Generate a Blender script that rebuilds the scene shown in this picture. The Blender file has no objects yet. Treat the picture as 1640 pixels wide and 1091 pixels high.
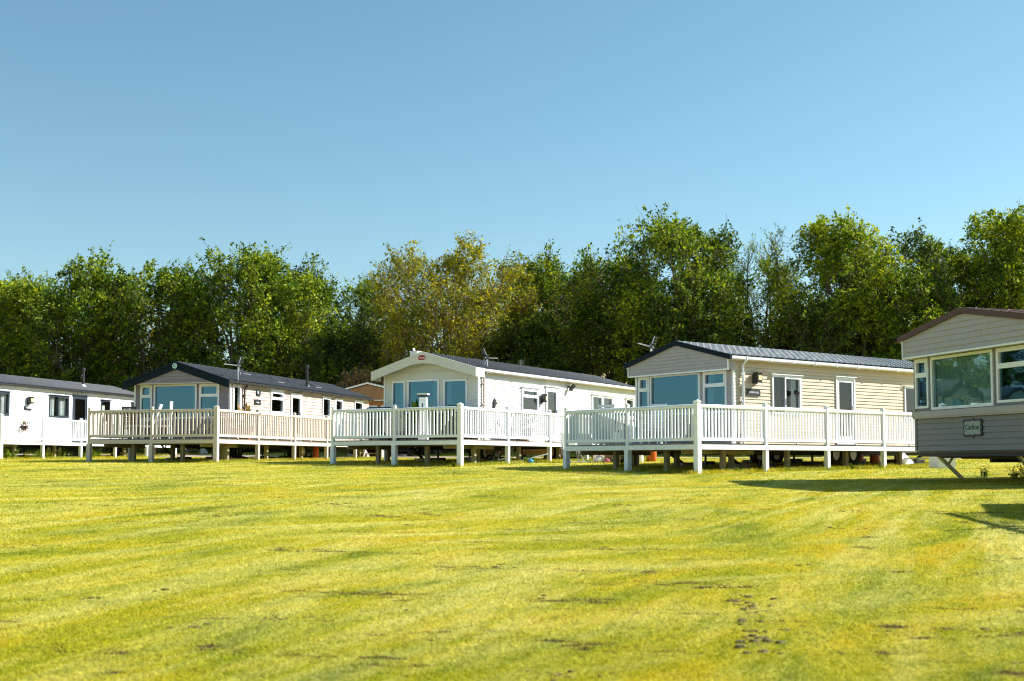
import bpy, math, random
import numpy as np
from mathutils import Vector, Matrix
R = math.radians
random.seed(7)
rng = np.random.default_rng(11)

# ------------------------------------------------------------------ camera, light, exposure
scene = bpy.context.scene
F_PX, TILT = 1910.0, R(3.5)                      # focal length in pixels of the 1640 px wide photograph
cam_d = bpy.data.cameras.new('camera')
cam = bpy.data.objects.new('camera', cam_d)
scene.collection.objects.link(cam)
cam.location = (0, 0, 0)
cam.rotation_euler = (R(90) + TILT, 0, 0)
cam_d.sensor_width = 36.0
cam_d.lens = 36.0 * F_PX / 1640.0
cam_d.shift_y = (740.0 - F_PX * math.tan(TILT) - 545.5) / 1640.0
cam_d.clip_start, cam_d.clip_end = 0.1, 3000.0
cam_d.dof.use_dof = True
cam_d.dof.focus_distance = 36.0
cam_d.dof.aperture_fstop = 2.4
scene.camera = cam

SUN_AZ, SUN_EL = 15.0, 37.0                      # azimuth measured from +X towards +Y
sd = Vector((math.cos(R(SUN_AZ)) * math.cos(R(SUN_EL)), math.sin(R(SUN_AZ)) * math.cos(R(SUN_EL)), math.sin(R(SUN_EL))))
world = bpy.data.worlds.new("World"); scene.world = world
world.use_nodes = True
nt = world.node_tree
for n in list(nt.nodes): nt.nodes.remove(n)
wo = nt.nodes.new('ShaderNodeOutputWorld'); bg = nt.nodes.new('ShaderNodeBackground')
sky = nt.nodes.new('ShaderNodeTexSky'); sky.sky_type = 'NISHITA'; sky.sun_disc = False
sky.sun_elevation = R(SUN_EL); sky.sun_rotation = R(90 - SUN_AZ)
sky.air_density = 1.0; sky.dust_density = 0.3; sky.ozone_density = 1.6; sky.altitude = 0
hs = nt.nodes.new('ShaderNodeHueSaturation'); hs.inputs['Hue'].default_value = 0.474; hs.inputs['Saturation'].default_value = 1.08
nt.links.new(sky.outputs[0], hs.inputs['Color']); nt.links.new(hs.outputs[0], bg.inputs[0]); nt.links.new(bg.outputs[0], wo.inputs[0])
bg.inputs[1].default_value = 0.066
sl = bpy.data.lights.new('sun', 'SUN'); sl.energy = 5.0; sl.angle = R(0.5); sl.color = (1.0, 0.965, 0.90)
so = bpy.data.objects.new('sun', sl); scene.collection.objects.link(so)
so.rotation_euler = sd.to_track_quat('Z', 'Y').to_euler()
vs = scene.view_settings
vs.view_transform = 'Standard'; vs.look = 'None'; vs.exposure = 1.2; vs.gamma = 1.0; vs.use_curve_mapping = False
scene.render.resolution_x, scene.render.resolution_y = 1024, 681
scene.cycles.filter_width = 1.05; scene.cycles.max_bounces = 7; scene.cycles.transparent_max_bounces = 12
scene.cycles.caustics_reflective = False; scene.cycles.caustics_refractive = False

# ------------------------------------------------------------------ helpers
COL = scene.collection
def link(o, parent=None):
    COL.objects.link(o)
    if parent is not None: o.parent = parent
    return o
def tag(o, label=None, cat=None, group=None, kind=None):
    if label: o['label'] = label
    if cat: o['category'] = cat
    if group: o['group'] = group
    if kind: o['kind'] = kind
    return o
def empty(name, loc, rz=0.0):
    o = bpy.data.objects.new(name, None); link(o); o.location = loc; o.rotation_euler = (0, 0, rz); o.empty_display_size = 0.2
    return o
class MB:
    """collects faces; build() links them as ONE mesh object"""
    def __init__(s): s.v = []; s.f = []; s.m = []; s.cur = 0
    def face(s, pts):
        i = len(s.v); s.v.extend(tuple(p) for p in pts); s.f.append(tuple(range(i, i + len(pts)))); s.m.append(s.cur)
    def box(s, x0, x1, y0, y1, z0, z1):
        i = len(s.v)
        s.v += [(x0,y0,z0),(x1,y0,z0),(x1,y1,z0),(x0,y1,z0),(x0,y0,z1),(x1,y0,z1),(x1,y1,z1),(x0,y1,z1)]
        for f in ((0,3,2,1),(4,5,6,7),(0,1,5,4),(1,2,6,5),(2,3,7,6),(3,0,4,7)):
            s.f.append(tuple(i + k for k in f)); s.m.append(s.cur)
    def bar(s, p, q, w, h=None, up=(0, 0, 1)):
        h = h or w; p = Vector(p); q = Vector(q); d = (q - p).normalized(); up = Vector(up)
        if abs(d.dot(up)) > .99: up = Vector((1, 0, 0))
        a = d.cross(up).normalized() * w / 2; b = a.cross(d).normalized() * h / 2; i = len(s.v)
        for c in (p, q):
            for k in ((-1,-1),(1,-1),(1,1),(-1,1)): s.v.append(tuple(c + a * k[0] + b * k[1]))
        for f in ((0,1,2,3),(7,6,5,4),(0,4,5,1),(1,5,6,2),(2,6,7,3),(3,7,4,0)):
            s.f.append(tuple(i + k for k in f)); s.m.append(s.cur)
    def tube(s, pts, r, n=6, cap=True):
        pts = [Vector(p) for p in pts]; rs = r if isinstance(r, (list, tuple)) else [r] * len(pts); i0 = len(s.v)
        ref = Vector((.31, .22, .93))
        for k, p in enumerate(pts):
            d = (pts[min(k + 1, len(pts) - 1)] - pts[max(k - 1, 0)]).normalized()
            rr = ref if abs(d.dot(ref)) < .97 else Vector((1, 0, 0))
            a = d.cross(rr).normalized(); b = a.cross(d)
            for j in range(n):
                t = 2 * math.pi * j / n; s.v.append(tuple(p + (a * math.cos(t) + b * math.sin(t)) * rs[k]))
        for k in range(len(pts) - 1):
            for j in range(n):
                a0 = i0 + k * n; j2 = (j + 1) % n
                s.f.append((a0 + j, a0 + j2, a0 + n + j2, a0 + n + j)); s.m.append(s.cur)
        if cap:
            s.f.append(tuple(i0 + j for j in range(n))[::-1]); s.m.append(s.cur)
            s.f.append(tuple(i0 + (len(pts) - 1) * n + j for j in range(n))); s.m.append(s.cur)
    def lathe(s, c, prof, n=16):
        s.tube([(c[0], c[1], c[2] + z) for r, z in prof], [r for r, z in prof], n)
    def prism(s, poly, fn, a, b):
        """poly of (p,q); fn(p,q,w) -> xyz; extruded from w=a to w=b"""
        n = len(poly); A = [fn(p, q, a) for p, q in poly]; B = [fn(p, q, b) for p, q in poly]
        s.face(A[::-1]); s.face(B)
        for k in range(n): s.face([A[k], A[(k + 1) % n], B[(k + 1) % n], B[k]])
    def build(s, name, mats, parent=None, smooth=False, off=(0, 0, 0)):
        me = bpy.data.meshes.new(name)
        ox, oy, oz = off
        me.from_pydata([(x - ox, y - oy, z - oz) for x, y, z in s.v], [], s.f)
        mats = mats if isinstance(mats, (list, tuple)) else [mats]
        for m in mats: me.materials.append(m)
        if len(mats) > 1: me.polygons.foreach_set('material_index', s.m)
        if smooth: me.polygons.foreach_set('use_smooth', [True] * len(s.f))
        me.update()
        return link(bpy.data.objects.new(name, me), parent)
def mesh_np(name, V, Fq, mat, parent=None, smooth=False):
    me = bpy.data.meshes.new(name); nf, k = Fq.shape
    me.vertices.add(len(V)); me.vertices.foreach_set('co', V.astype(np.float32).ravel())
    me.loops.add(nf * k); me.loops.foreach_set('vertex_index', Fq.astype(np.int32).ravel())
    me.polygons.add(nf); me.polygons.foreach_set('loop_start', np.arange(0, nf * k, k, dtype=np.int32))
    me.polygons.foreach_set('loop_total', np.full(nf, k, dtype=np.int32))
    if smooth: me.polygons.foreach_set('use_smooth', np.ones(nf, dtype=bool))
    me.materials.append(mat); me.update(calc_edges=True)
    return link(bpy.data.objects.new(name, me), parent)

# ------------------------------------------------------------------ materials
def new_mat(name):
    m = bpy.data.materials.new(name); m.use_nodes = True
    t = m.node_tree; b = t.nodes['Principled BSDF']; return m, t, b
def N(t, typ, **kw):
    n = t.nodes.new(typ)
    for k, v in kw.items():
        if k in n.inputs: n.inputs[k].default_value = v
        else: setattr(n, k, v)
    return n
def plain(name, c, rough=.5, var=.12, scale=6.0, metal=0.0, spec=.5, bump=0.0, coat=0.0, dirt=None):
    """a painted or moulded surface with slight unevenness and weathering"""
    m, t, b = new_mat(name)
    tc = N(t, 'ShaderNodeTexCoord'); no = N(t, 'ShaderNodeTexNoise', Scale=scale, Detail=5.0, Roughness=.6)
    t.links.new(tc.outputs['Object'], no.inputs['Vector'])
    cr = N(t, 'ShaderNodeValToRGB'); cr.color_ramp.elements[0].position = .3; cr.color_ramp.elements[1].position = .7
    lo = tuple(x * (1 - var) for x in c); hi = tuple(min(1, x * (1 + var * .5)) for x in c)
    cr.color_ramp.elements[0].color = (*lo, 1); cr.color_ramp.elements[1].color = (*hi, 1)
    t.links.new(no.outputs['Fac'], cr.inputs[0]); out = cr.outputs[0]
    if dirt:
        n2 = N(t, 'ShaderNodeTexNoise', Scale=1.7, Detail=8.0, Roughness=.75); mp = N(t, 'ShaderNodeMapping'); mp.inputs['Scale'].default_value = (3, 3, .6)
        t.links.new(tc.outputs['Object'], mp.inputs[0]); t.links.new(mp.outputs[0], n2.inputs['Vector'])
        r2 = N(t, 'ShaderNodeMapRange'); r2.inputs[1].default_value = .55; r2.inputs[2].default_value = .8; r2.inputs[4].default_value = dirt[1]
        mx = N(t, 'ShaderNodeMixRGB'); mx.inputs[2].default_value = (*dirt[0], 1)
        t.links.new(n2.outputs['Fac'], r2.inputs[0]); t.links.new(r2.outputs[0], mx.inputs[0]); t.links.new(out, mx.inputs[1]); out = mx.outputs[0]
    t.links.new(out, b.inputs['Base Color'])
    b.inputs['Roughness'].default_value = rough; b.inputs['Metallic'].default_value = metal; b.inputs['Specular IOR Level'].default_value = spec
    b.inputs['Coat Weight'].default_value = coat
    rr = N(t, 'ShaderNodeMapRange'); rr.inputs[3].default_value = rough * .85; rr.inputs[4].default_value = min(1, rough * 1.15)
    t.links.new(no.outputs['Fac'], rr.inputs[0]); t.links.new(rr.outputs[0], b.inputs['Roughness'])
    if bump:
        bp = N(t, 'ShaderNodeBump', Strength=bump, Distance=.01); n3 = N(t, 'ShaderNodeTexNoise', Scale=60.0, Detail=4.0)
        t.links.new(tc.outputs['Object'], n3.inputs['Vector']); t.links.new(n3.outputs['Fac'], bp.inputs['Height']); t.links.new(bp.outputs[0], b.inputs['Normal'])
    return m
M = {}
M['white'] = plain('white_upvc', (.78, .80, .84), .35, .05, dirt=((.45, .46, .40), .25))
M['white_wall'] = plain('white_cladding', (.68, .69, .72), .4, .05, dirt=((.5, .5, .45), .2))
M['ivory_wall'] = plain('ivory_cladding', (.66, .66, .62), .4, .05, dirt=((.5, .48, .38), .25))
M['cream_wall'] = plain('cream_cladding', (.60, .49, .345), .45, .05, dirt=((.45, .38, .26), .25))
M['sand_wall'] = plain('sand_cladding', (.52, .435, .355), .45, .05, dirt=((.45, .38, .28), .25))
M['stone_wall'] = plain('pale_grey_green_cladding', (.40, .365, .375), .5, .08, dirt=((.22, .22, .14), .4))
M['cream_rail'] = plain('cream_upvc', (.56, .48, .43), .4, .05, dirt=((.35, .33, .22), .3))
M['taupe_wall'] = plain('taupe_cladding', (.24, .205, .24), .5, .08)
M['grey_wall'] = plain('dark_grey_cladding', (.21, .20, .205), .5, .1, dirt=((.2, .2, .1), .4))  # darker grey than the gable panel's cladding, with blotches of dirt
M['cream_fascia'] = plain('cream_fascia', (.60, .585, .55), .45, .06, dirt=((.4, .38, .3), .3))
M['navy'] = plain('dark_blue_trim', (.004, .014, .026), .7, spec=.15, var=.15)
M['black_trim'] = plain('black_trim', (.025, .027, .03), .45, .2)
M['maroon'] = plain('maroon_trim', (.085, .028, .022), .5, .2)
M['orange_board'] = plain('orange_timber_cladding', (.36, .19, .085), .6, .2, 3)
M['roof_grey'] = plain('charcoal_roof_tile', (.10, .105, .11), .6, .25, 2.5, dirt=((.22, .22, .17), .4))
M['roof_slate'] = plain('slate_roof_tile', (.055, .062, .07), .5, .25, 2.5)
M['rib_glint'] = plain('sun_glint_roof_rib', (.42, .415, .40), .4, .2, 2.5)  # sun glints along the roof ribs, put into a paler colour
M['roof_dark'] = plain('dark_roof_tile', (.035, .042, .05), .7, .25, 2.5, spec=.15)
M['roof_brown'] = plain('brown_roof_tile', (.16, .07, .045), .5, .25, 2.5)
M['anthracite'] = plain('anthracite_frame', (.03, .045, .06), .4, .1)
M['metal_dark'] = plain('dark_steel', (.04, .04, .04), .6, .4, 12, metal=.3, dirt=((.16, .07, .03), .6))
M['galv'] = plain('galvanised_steel', (.55, .56, .57), .4, .2, 15, metal=.7)
M['alu'] = plain('aerial_metal', (.7, .7, .7), .3, .1, 15, metal=.8)
M['rubber'] = plain('rubber', (.02, .02, .02), .8, .3)
M['concrete'] = plain('concrete_block', (.38, .37, .34), .9, .25, 9, bump=.5)
M['timber'] = plain('green_treated_timber', (.27, .23, .14), .8, .3, 7, bump=.4)
M['deckboard'] = plain('grooved_deck_board', (.20, .17, .13), .6, .2, 5)
M['pallet'] = plain('weathered_wood', (.30, .23, .16), .85, .35, 7, bump=.4)
M['plank'] = plain('pine_plank', (.55, .36, .22), .7, .25, 7)
M['orange'] = plain('orange_paint', (.60, .11, .015), .35, .1)
M['red'] = plain('red_paint', (.60, .03, .03), .4, .15)
M['pink'] = plain('pink_cloth', (.62, .15, .22), .8, .2)
M['blue'] = plain('blue_plastic', (.03, .28, .62), .4, .1)
M['navy_lid'] = plain('navy_lid', (.02, .05, .11), .3, .1)
M['black'] = plain('black_plastic', (.02, .02, .022), .4, .2)
M['grey_fabric'] = plain('grey_fabric', (.22, .23, .23), .9, .2, 20)
M['green_fabric'] = plain('sage_fabric', (.35, .38, .33), .9, .2, 20)
M['wicker'] = plain('beige_cover', (.60, .52, .40), .8, .25, 25, bump=.5)
M['terracotta'] = plain('terracotta', (.50, .20, .11), .75, .2)
M['wood'] = plain('varnished_wood', (.32, .17, .07), .5, .3, 10)
M['badge_red'] = plain('badge_maroon', (.30, .015, .04), .3, .1)
M['badge_blue'] = plain('badge_pale_blue', (.45, .68, .75), .3, .05)
M['badge_cream'] = plain('badge_cream', (.65, .60, .42), .4, .05)
M['slate_plate'] = plain('slate_plate', (.010, .015, .017), .5, .2)
M['plate_grey'] = plain('plate_grey', (.30, .34, .32), .5, .2)
M['white_text'] = plain('white_lettering', (.75, .75, .75), .5, .05)
M['amber_glass'] = plain('amber_lamp_glass', (.75, .62, .30), .15, .1)
M['vent_dark'] = plain('dark_roof_vent', (.03, .035, .04), .5, .1)
M['curtain'] = plain('white_curtain', (.55, .54, .52), .9, .1, 20)
M['blind'] = plain('cream_blind', (.60, .57, .48), .8, .1, 20)
M['inside'] = plain('interior_lining', (.25, .19, .13), .8, .2)
M['flower_white'] = plain('white_petals', (.8, .8, .78), .6, .05)

def glass_mat(name, tint, refl, gtint=(.85, .95, 1)):
    m, t, b = new_mat(name); t.nodes.remove(b); out = t.nodes['Material Output']
    tr = N(t, 'ShaderNodeBsdfTransparent'); tr.inputs[0].default_value = (*tint, 1)
    gl = N(t, 'ShaderNodeBsdfGlossy'); gl.inputs['Roughness'].default_value = .015; gl.inputs[0].default_value = (*gtint, 1)
    tc = N(t, 'ShaderNodeTexCoord'); no = N(t, 'ShaderNodeTexNoise', Scale=.9, Detail=2.0); bp = N(t, 'ShaderNodeBump', Strength=.12, Distance=.02)
    t.links.new(tc.outputs['Object'], no.inputs['Vector']); t.links.new(no.outputs['Fac'], bp.inputs['Height']); t.links.new(bp.outputs[0], gl.inputs['Normal'])
    lw = N(t, 'ShaderNodeLayerWeight', Blend=.5); pw = N(t, 'ShaderNodeMath', operation='POWER'); pw.inputs[1].default_value = 4.5
    mr = N(t, 'ShaderNodeMapRange'); mr.inputs[3].default_value = refl; mr.inputs[4].default_value = 1.0
    t.links.new(lw.outputs['Facing'], pw.inputs[0]); t.links.new(pw.outputs[0], mr.inputs[0]); mx = N(t, 'ShaderNodeMixShader')
    t.links.new(mr.outputs[0], mx.inputs[0]); t.links.new(tr.outputs[0], mx.inputs[1]); t.links.new(gl.outputs[0], mx.inputs[2]); t.links.new(mx.outputs[0], out.inputs[0])
    return m
M['glass'] = glass_mat('window_glass', (.62, .72, .76), .17, (.22, .48, .66))
M['glass_clear'] = glass_mat('reflective_window_glass', (.72, .86, .84), .16, (.7, .9, .92))
M['glass_side'] = glass_mat('side_window_glass', (.88, .92, .92), .03)

def grass_colour(t):
    """lawn colour in world metres: mown streaks, green and yellow patches, bare brown scars"""
    geo = N(t, 'ShaderNodeNewGeometry'); P = geo.outputs['Position']
    def noise(scale, rot, sc, detail=4.0, rough=.6, dist=0.0):
        mp = N(t, 'ShaderNodeMapping', vector_type='TEXTURE'); mp.inputs['Rotation'].default_value = (0, 0, R(rot)); mp.inputs['Scale'].default_value = tuple(1 / q for q in sc)
        n = N(t, 'ShaderNodeTexNoise', Scale=scale, Detail=detail, Roughness=rough, Distortion=dist)
        t.links.new(P, mp.inputs[0]); t.links.new(mp.outputs[0], n.inputs['Vector']); return n.outputs['Fac']
    def ramp(src, stops):
        r = N(t, 'ShaderNodeValToRGB'); e = r.color_ramp.elements
        e[0].position, e[0].color = stops[0][0], (*stops[0][1], 1); e[1].position, e[1].color = stops[-1][0], (*stops[-1][1], 1)
        for p, c in stops[1:-1]: q = e.new(p); q.color = (*c, 1)
        t.links.new(src, r.inputs[0]); return r.outputs[0]
    def mix(f, a, b, typ='MIX'):
        m = N(t, 'ShaderNodeMixRGB', blend_type=typ)
        for s, i in ((f, 0), (a, 1), (b, 2)):
            if isinstance(s, float): m.inputs[i].default_value = s
            elif isinstance(s, tuple): m.inputs[i].default_value = (*s, 1)
            else: t.links.new(s, m.inputs[i])
        return m.outputs[0]
    def mr(src, a, b, c=0.0, d=1.0):
        m = N(t, 'ShaderNodeMapRange'); m.inputs[1].default_value = a; m.inputs[2].default_value = b; m.inputs[3].default_value = c; m.inputs[4].default_value = d
        t.links.new(src, m.inputs[0]); return m.outputs[0]
    base = ramp(noise(.55, 55, (.6, 1.5, 1), 6, .66, .8), [(.32, G['green']), (.44, G['lime']), (.56, G['yellow']), (.70, G['gold'])])
    s1 = mr(noise(1.0, 66, (.14, 1.5, 1), 8, .68, .8), .44, .64); s2 = mr(noise(1.0, 20, (.2, 1.3, 1), 8, .66, .8), .46, .66)
    which = mr(noise(.12, 0, (1, 1, 1), 2, .5), .44, .56); straw = mix(which, s1, s2)
    c = mix(mix(1.0, straw, (.8,) * 3, 'MULTIPLY'), base, G['straw'])
    fine = noise(4.0, 60, (.6, 1.6, 1), 7, .72)
    c = mix(mr(fine, .50, .72, 0, .55), c, G['green'])
    c = mix(mr(noise(24.0, -30, (1, 1.5, 1), 5, .7), .52, .7, 0, .5), c, G['straw'])
    scar = N(t, 'ShaderNodeMath', operation='MULTIPLY')
    t.links.new(mr(noise(1.1, -12, (.5, 1.6, 1), 4, .7), .57, .62), scar.inputs[0]); t.links.new(mr(noise(6.0, 0, (.6, 1.6, 1), 4, .7), .50, .57), scar.inputs[1])
    c = mix(scar.outputs[0], c, G['soil'])
    return c, scar.outputs[0]
G = dict(green=(.125, .185, .008), lime=(.32, .33, .011), yellow=(.47, .40, .014), gold=(.53, .37, .013), straw=(.63, .58, .19), soil=(.10, .065, .03))
def lawn_mat(name, blade):
    m, t, b = new_mat(name); c, scar = grass_colour(t)
    b.inputs['Roughness'].default_value = .85; b.inputs['Specular IOR Level'].default_value = .1
    if blade:
        rp = N(t, 'ShaderNodeNewGeometry'); r = N(t, 'ShaderNodeValToRGB')
        r.color_ramp.elements[0].color = (.72, .78, .6, 1); r.color_ramp.elements[1].color = (1.4, 1.32, 1.1, 1)
        mx = N(t, 'ShaderNodeMixRGB', blend_type='MULTIPLY'); mx.inputs[0].default_value = 1
        t.links.new(rp.outputs['Random Per Island'], r.inputs[0]); t.links.new(c, mx.inputs[1]); t.links.new(r.outputs[0], mx.inputs[2]); c = mx.outputs[0]
        tl = N(t, 'ShaderNodeBsdfTranslucent'); ms = N(t, 'ShaderNodeMixShader'); ms.inputs[0].default_value = .35
        t.links.new(c, tl.inputs[0]); t.links.new(b.outputs[0], ms.inputs[1]); t.links.new(tl.outputs[0], ms.inputs[2])
        t.links.new(ms.outputs[0], t.nodes['Material Output'].inputs[0])
    else:
        geo = N(t, 'ShaderNodeNewGeometry'); n1 = N(t, 'ShaderNodeTexNoise', Scale=14.0, Detail=8.0, Roughness=.75)
        t.links.new(geo.outputs['Position'], n1.inputs['Vector'])
        bp = N(t, 'ShaderNodeBump', Strength=.9, Distance=.07); t.links.new(n1.outputs['Fac'], bp.inputs['Height']); t.links.new(bp.outputs[0], b.inputs['Normal'])
    t.links.new(c, b.inputs['Base Color'])
    return m
M['lawn'] = lawn_mat('lawn', False); M['blades'] = lawn_mat('grass_blades', True)
def leaf_mat(name, c0, c1, c2, trans=.30):
    m, t, b = new_mat(name); g = N(t, 'ShaderNodeNewGeometry')
    tc = N(t, 'ShaderNodeTexCoord'); no = N(t, 'ShaderNodeTexNoise', Scale=.45, Detail=3.0); t.links.new(tc.outputs['Object'], no.inputs['Vector'])
    ad = N(t, 'ShaderNodeMath', operation='MULTIPLY_ADD'); ad.inputs[1].default_value = .75; t.links.new(g.outputs['Random Per Island'], ad.inputs[0])
    sb = N(t, 'ShaderNodeMath', operation='MULTIPLY_ADD'); sb.inputs[1].default_value = 1.6; sb.inputs[2].default_value = -.68
    t.links.new(no.outputs['Fac'], sb.inputs[0]); t.links.new(sb.outputs[0], ad.inputs[2])
    r = N(t, 'ShaderNodeValToRGB'); e = r.color_ramp.elements; e[0].color = (*c0, 1); e[1].color = (*c2, 1); q = e.new(.5); q.color = (*c1, 1)
    t.links.new(ad.outputs[0], r.inputs[0]); t.links.new(r.outputs[0], b.inputs['Base Color'])
    b.inputs['Roughness'].default_value = .6; b.inputs['Specular IOR Level'].default_value = .15
    tl = N(t, 'ShaderNodeBsdfTranslucent'); ms = N(t, 'ShaderNodeMixShader'); ms.inputs[0].default_value = trans
    gm = N(t, 'ShaderNodeMixRGB', blend_type='MULTIPLY'); gm.inputs[0].default_value = 1; gm.inputs[2].default_value = (1.5, 1.35, .5, 1)
    t.links.new(r.outputs[0], gm.inputs[1]); t.links.new(gm.outputs[0], tl.inputs[0]); t.links.new(b.outputs[0], ms.inputs[1]); t.links.new(tl.outputs[0], ms.inputs[2])
    t.links.new(ms.outputs[0], t.nodes['Material Output'].inputs[0]); return m
M['leaf_green'] = leaf_mat('green_leaves', (.016, .050, .007), (.080, .155, .010), (.38, .45, .018))
M['leaf_dark'] = leaf_mat('dark_leaves', (.014, .038, .008), (.042, .092, .010), (.22, .29, .014))
M['leaf_olive'] = leaf_mat('olive_leaves', (.045, .075, .008), (.18, .20, .010), (.58, .50, .014), .35)
M['leaf_lime'] = leaf_mat('lime_leaves', (.026, .075, .008), (.13, .215, .012), (.46, .50, .020))
M['leaf_brown'] = leaf_mat('dry_leaves', (.16, .10, .04), (.34, .20, .08), (.5, .33, .14), .3)
M['bark'] = plain('bark', (.14, .11, .075), .9, .45, 3, bump=.6)
M['bark_pale'] = plain('pale_bark', (.30, .23, .13), .9, .4, 3, bump=.6)
M['field'] = plain('dry_field', (.42, .30, .13), .95, .25, .25)
M['road'] = plain('gravel_track', (.42, .33, .27), .95, .2, 2.0)

# ------------------------------------------------------------------ terrain
YS = [-60, 0, 8, 15, 22, 30, 36, 40, 50, 60, 75, 100, 150, 220, 900]
ZS = [-4.2, -1.55, -1.17, -.84, -.55, -.32, -.16, -.02, .1, .22, .75, 3.2, 11.0, 13.0, 13.0]
def gz(x, y):
    z = np.interp(y, YS, ZS)
    far = np.clip((np.asarray(y) - 78) / 70, 0, 1)
    return z + far * 1.6 * np.sin(np.asarray(x) * .03 + .6) + .02 * np.sin(np.asarray(x) * .55 + 1.3 * np.sin(np.asarray(y) * .3)) * np.clip(1 - np.asarray(y) / 26, 0, 1)
def smooth_gz(x, y):
    return (gz(x, y - 1.5) + gz(x, y) + gz(x, y + 1.5)) / 3
def grid_obj(name, xs, ys, zf, mat):
    X, Y = np.meshgrid(xs, ys); Z = zf(X, Y); V = np.stack([X, Y, Z], -1).reshape(-1, 3); nx, ny = len(xs), len(ys)
    i = (np.arange(ny - 1)[:, None] * nx + np.arange(nx - 1)[None]).ravel()
    return mesh_np(name, V, np.stack([i, i + 1, i + 1 + nx, i + nx], 1), mat, smooth=True)
xs = np.concatenate([np.linspace(-600, -60, 19)[:-1], np.linspace(-60, 60, 121), np.linspace(60, 600, 19)[1:]])
ys = np.concatenate([np.linspace(-60, 4, 17)[:-1], np.linspace(4, 80, 153), np.linspace(80, 900, 60)[1:]])
tag(grid_obj('lawn', xs, ys[ys <= 71.001], smooth_gz, M['lawn']), kind='structure')
tag(grid_obj('field', xs, ys[ys >= 70.9], smooth_gz, M['field']), kind='structure')
xr = np.linspace(-60, 60, 121)
tr = np.linspace(0, 1, 4)
def road_strip():
    V = []; 
    for x in xr:
        yc = 57 - .22 * x
        for k in tr: y = yc + 3.2 * k; V.append((x, y, float(smooth_gz(x, y)) + .02))
    V = np.array(V); i = (np.arange(len(xr) - 1)[:, None] * 4 + np.arange(3)[None]).ravel()
    return mesh_np('track', V, np.stack([i, i + 4, i + 5, i + 1], 1), M['road'], smooth=True)
tag(road_strip(), kind='structure')

# grass blades: short mown turf, dense near the camera and thinning with distance
def blades(name, X, Y, hgt, wid, lean=.6):
    n = len(X); Z = smooth_gz(X, Y) - .004; a = rng.uniform(0, 2 * np.pi, n); h = hgt * rng.uniform(.5, 1.25, n); w = wid * rng.uniform(.7, 1.3, n)
    la = rng.uniform(0, 2 * np.pi, n); lm = h * lean * rng.uniform(.1, 1.2, n)
    B = np.stack([X, Y, Z], 1); S = np.stack([np.cos(a), np.sin(a), 0 * a], 1) * w[:, None] / 2
    Tp = B + np.stack([np.cos(la) * lm, np.sin(la) * lm, h], 1)
    V = np.stack([B - S, B + S, Tp], 1).reshape(-1, 3)
    o = mesh_np(name, V, np.arange(3 * n).reshape(-1, 3), M['blades']); return o
def scatter(n, y0, y1, p):
    u = rng.uniform(0, 1, n); y = (y0 ** (1 - p) + u * (y1 ** (1 - p) - y0 ** (1 - p))) ** (1 / (1 - p))
    x = rng.uniform(-1, 1, n) * (y * .46 + 1.0); return x, y
gx, gy = scatter(620000, 5.5, 62.0, 1.45)
tag(blades('grass', gx, gy, .018 + .0005 * np.minimum(gy, 40), .0045 + .0006 * gy, 1.8), kind='stuff')

# ------------------------------------------------------------------ static caravans
def side_f(t, z, n): return (t, -n, z)           # long wall facing local -y
def front_f(t, z, n): return (-n, t, z)          # end wall facing local -x
def siding(mb, fr, t0, t1, z0, z1, holes, pitch=.1, tl=None, tr=None, dep=.02):
    """lapped boards as real geometry, with rectangular holes (t0,t1,z0,z1)"""
    tl = tl or (lambda z: t0); tr = tr or (lambda z: t1)
    cuts = sorted({round(z, 4) for h in holes for z in h[2:4] if z0 < z < z1}); prof = ((0, dep), (.12, dep), (.75, dep * .45), (1.0, 0.0))
    def off(u):
        for (a, p), (b, q) in zip(prof, prof[1:]):
            if u <= b: return p + (q - p) * (u - a) / (b - a)
        return 0.0
    n = int(math.ceil((z1 - z0) / pitch))
    for k in range(n):
        a = z0 + k * pitch; b = min(a + pitch, z1)
        zz = sorted({a, b} | {a + pitch * u for u, _ in prof[1:-1] if a + pitch * u < b} | {c for c in cuts if a < c < b})
        for q, (za, zb) in enumerate(zip(zz, zz[1:])):
            zm = (za + zb) / 2; oa = off((za - a) / pitch); ob = off((zb - a) / pitch) if zb < a + pitch - 1e-6 else 0.0
            blk = sorted((h[0], h[1]) for h in holes if h[2] < zm < h[3])
            edges = []; La, Lb = tl(za), tl(zb); cur = None
            segs = []; left = (La, Lb)
            for h0, h1 in blk: segs.append((left, (h0, h0))); left = (h1, h1)
            segs.append((left, (tr(za), tr(zb))))
            for (la, lb), (ra, rb) in segs:
                if ra - la < 1e-4 and rb - lb < 1e-4: continue
                mb.face([fr(la, za, oa), fr(ra, za, oa), fr(rb, zb, ob), fr(lb, zb, ob)])
                if q == 0: mb.face([fr(la, za, -.002), fr(ra, za, -.002), fr(ra, za, oa), fr(la, za, oa)])
def fbox(mb, fr, t0, t1, z0, z1, n0, n1):
    a = fr(t0, z0, n0); b = fr(t1, z1, n1)
    mb.box(min(a[0], b[0]), max(a[0], b[0]), min(a[1], b[1]), max(a[1], b[1]), z0, z1)
def curtain_mesh(mb, fr, t0, t1, z0, z1, n):
    k = max(4, int((t1 - t0) / .035)); p = [(t0 + (t1 - t0) * i / k, n + .025 * math.sin(i * 1.7) + .01 * math.sin(i * .9)) for i in range(k + 1)]
    for (a, na), (b, nb) in zip(p, p[1:]): mb.face([fr(a, z0, na), fr(b, z0, nb), fr(b, z1, nb), fr(a, z1, na)])
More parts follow.
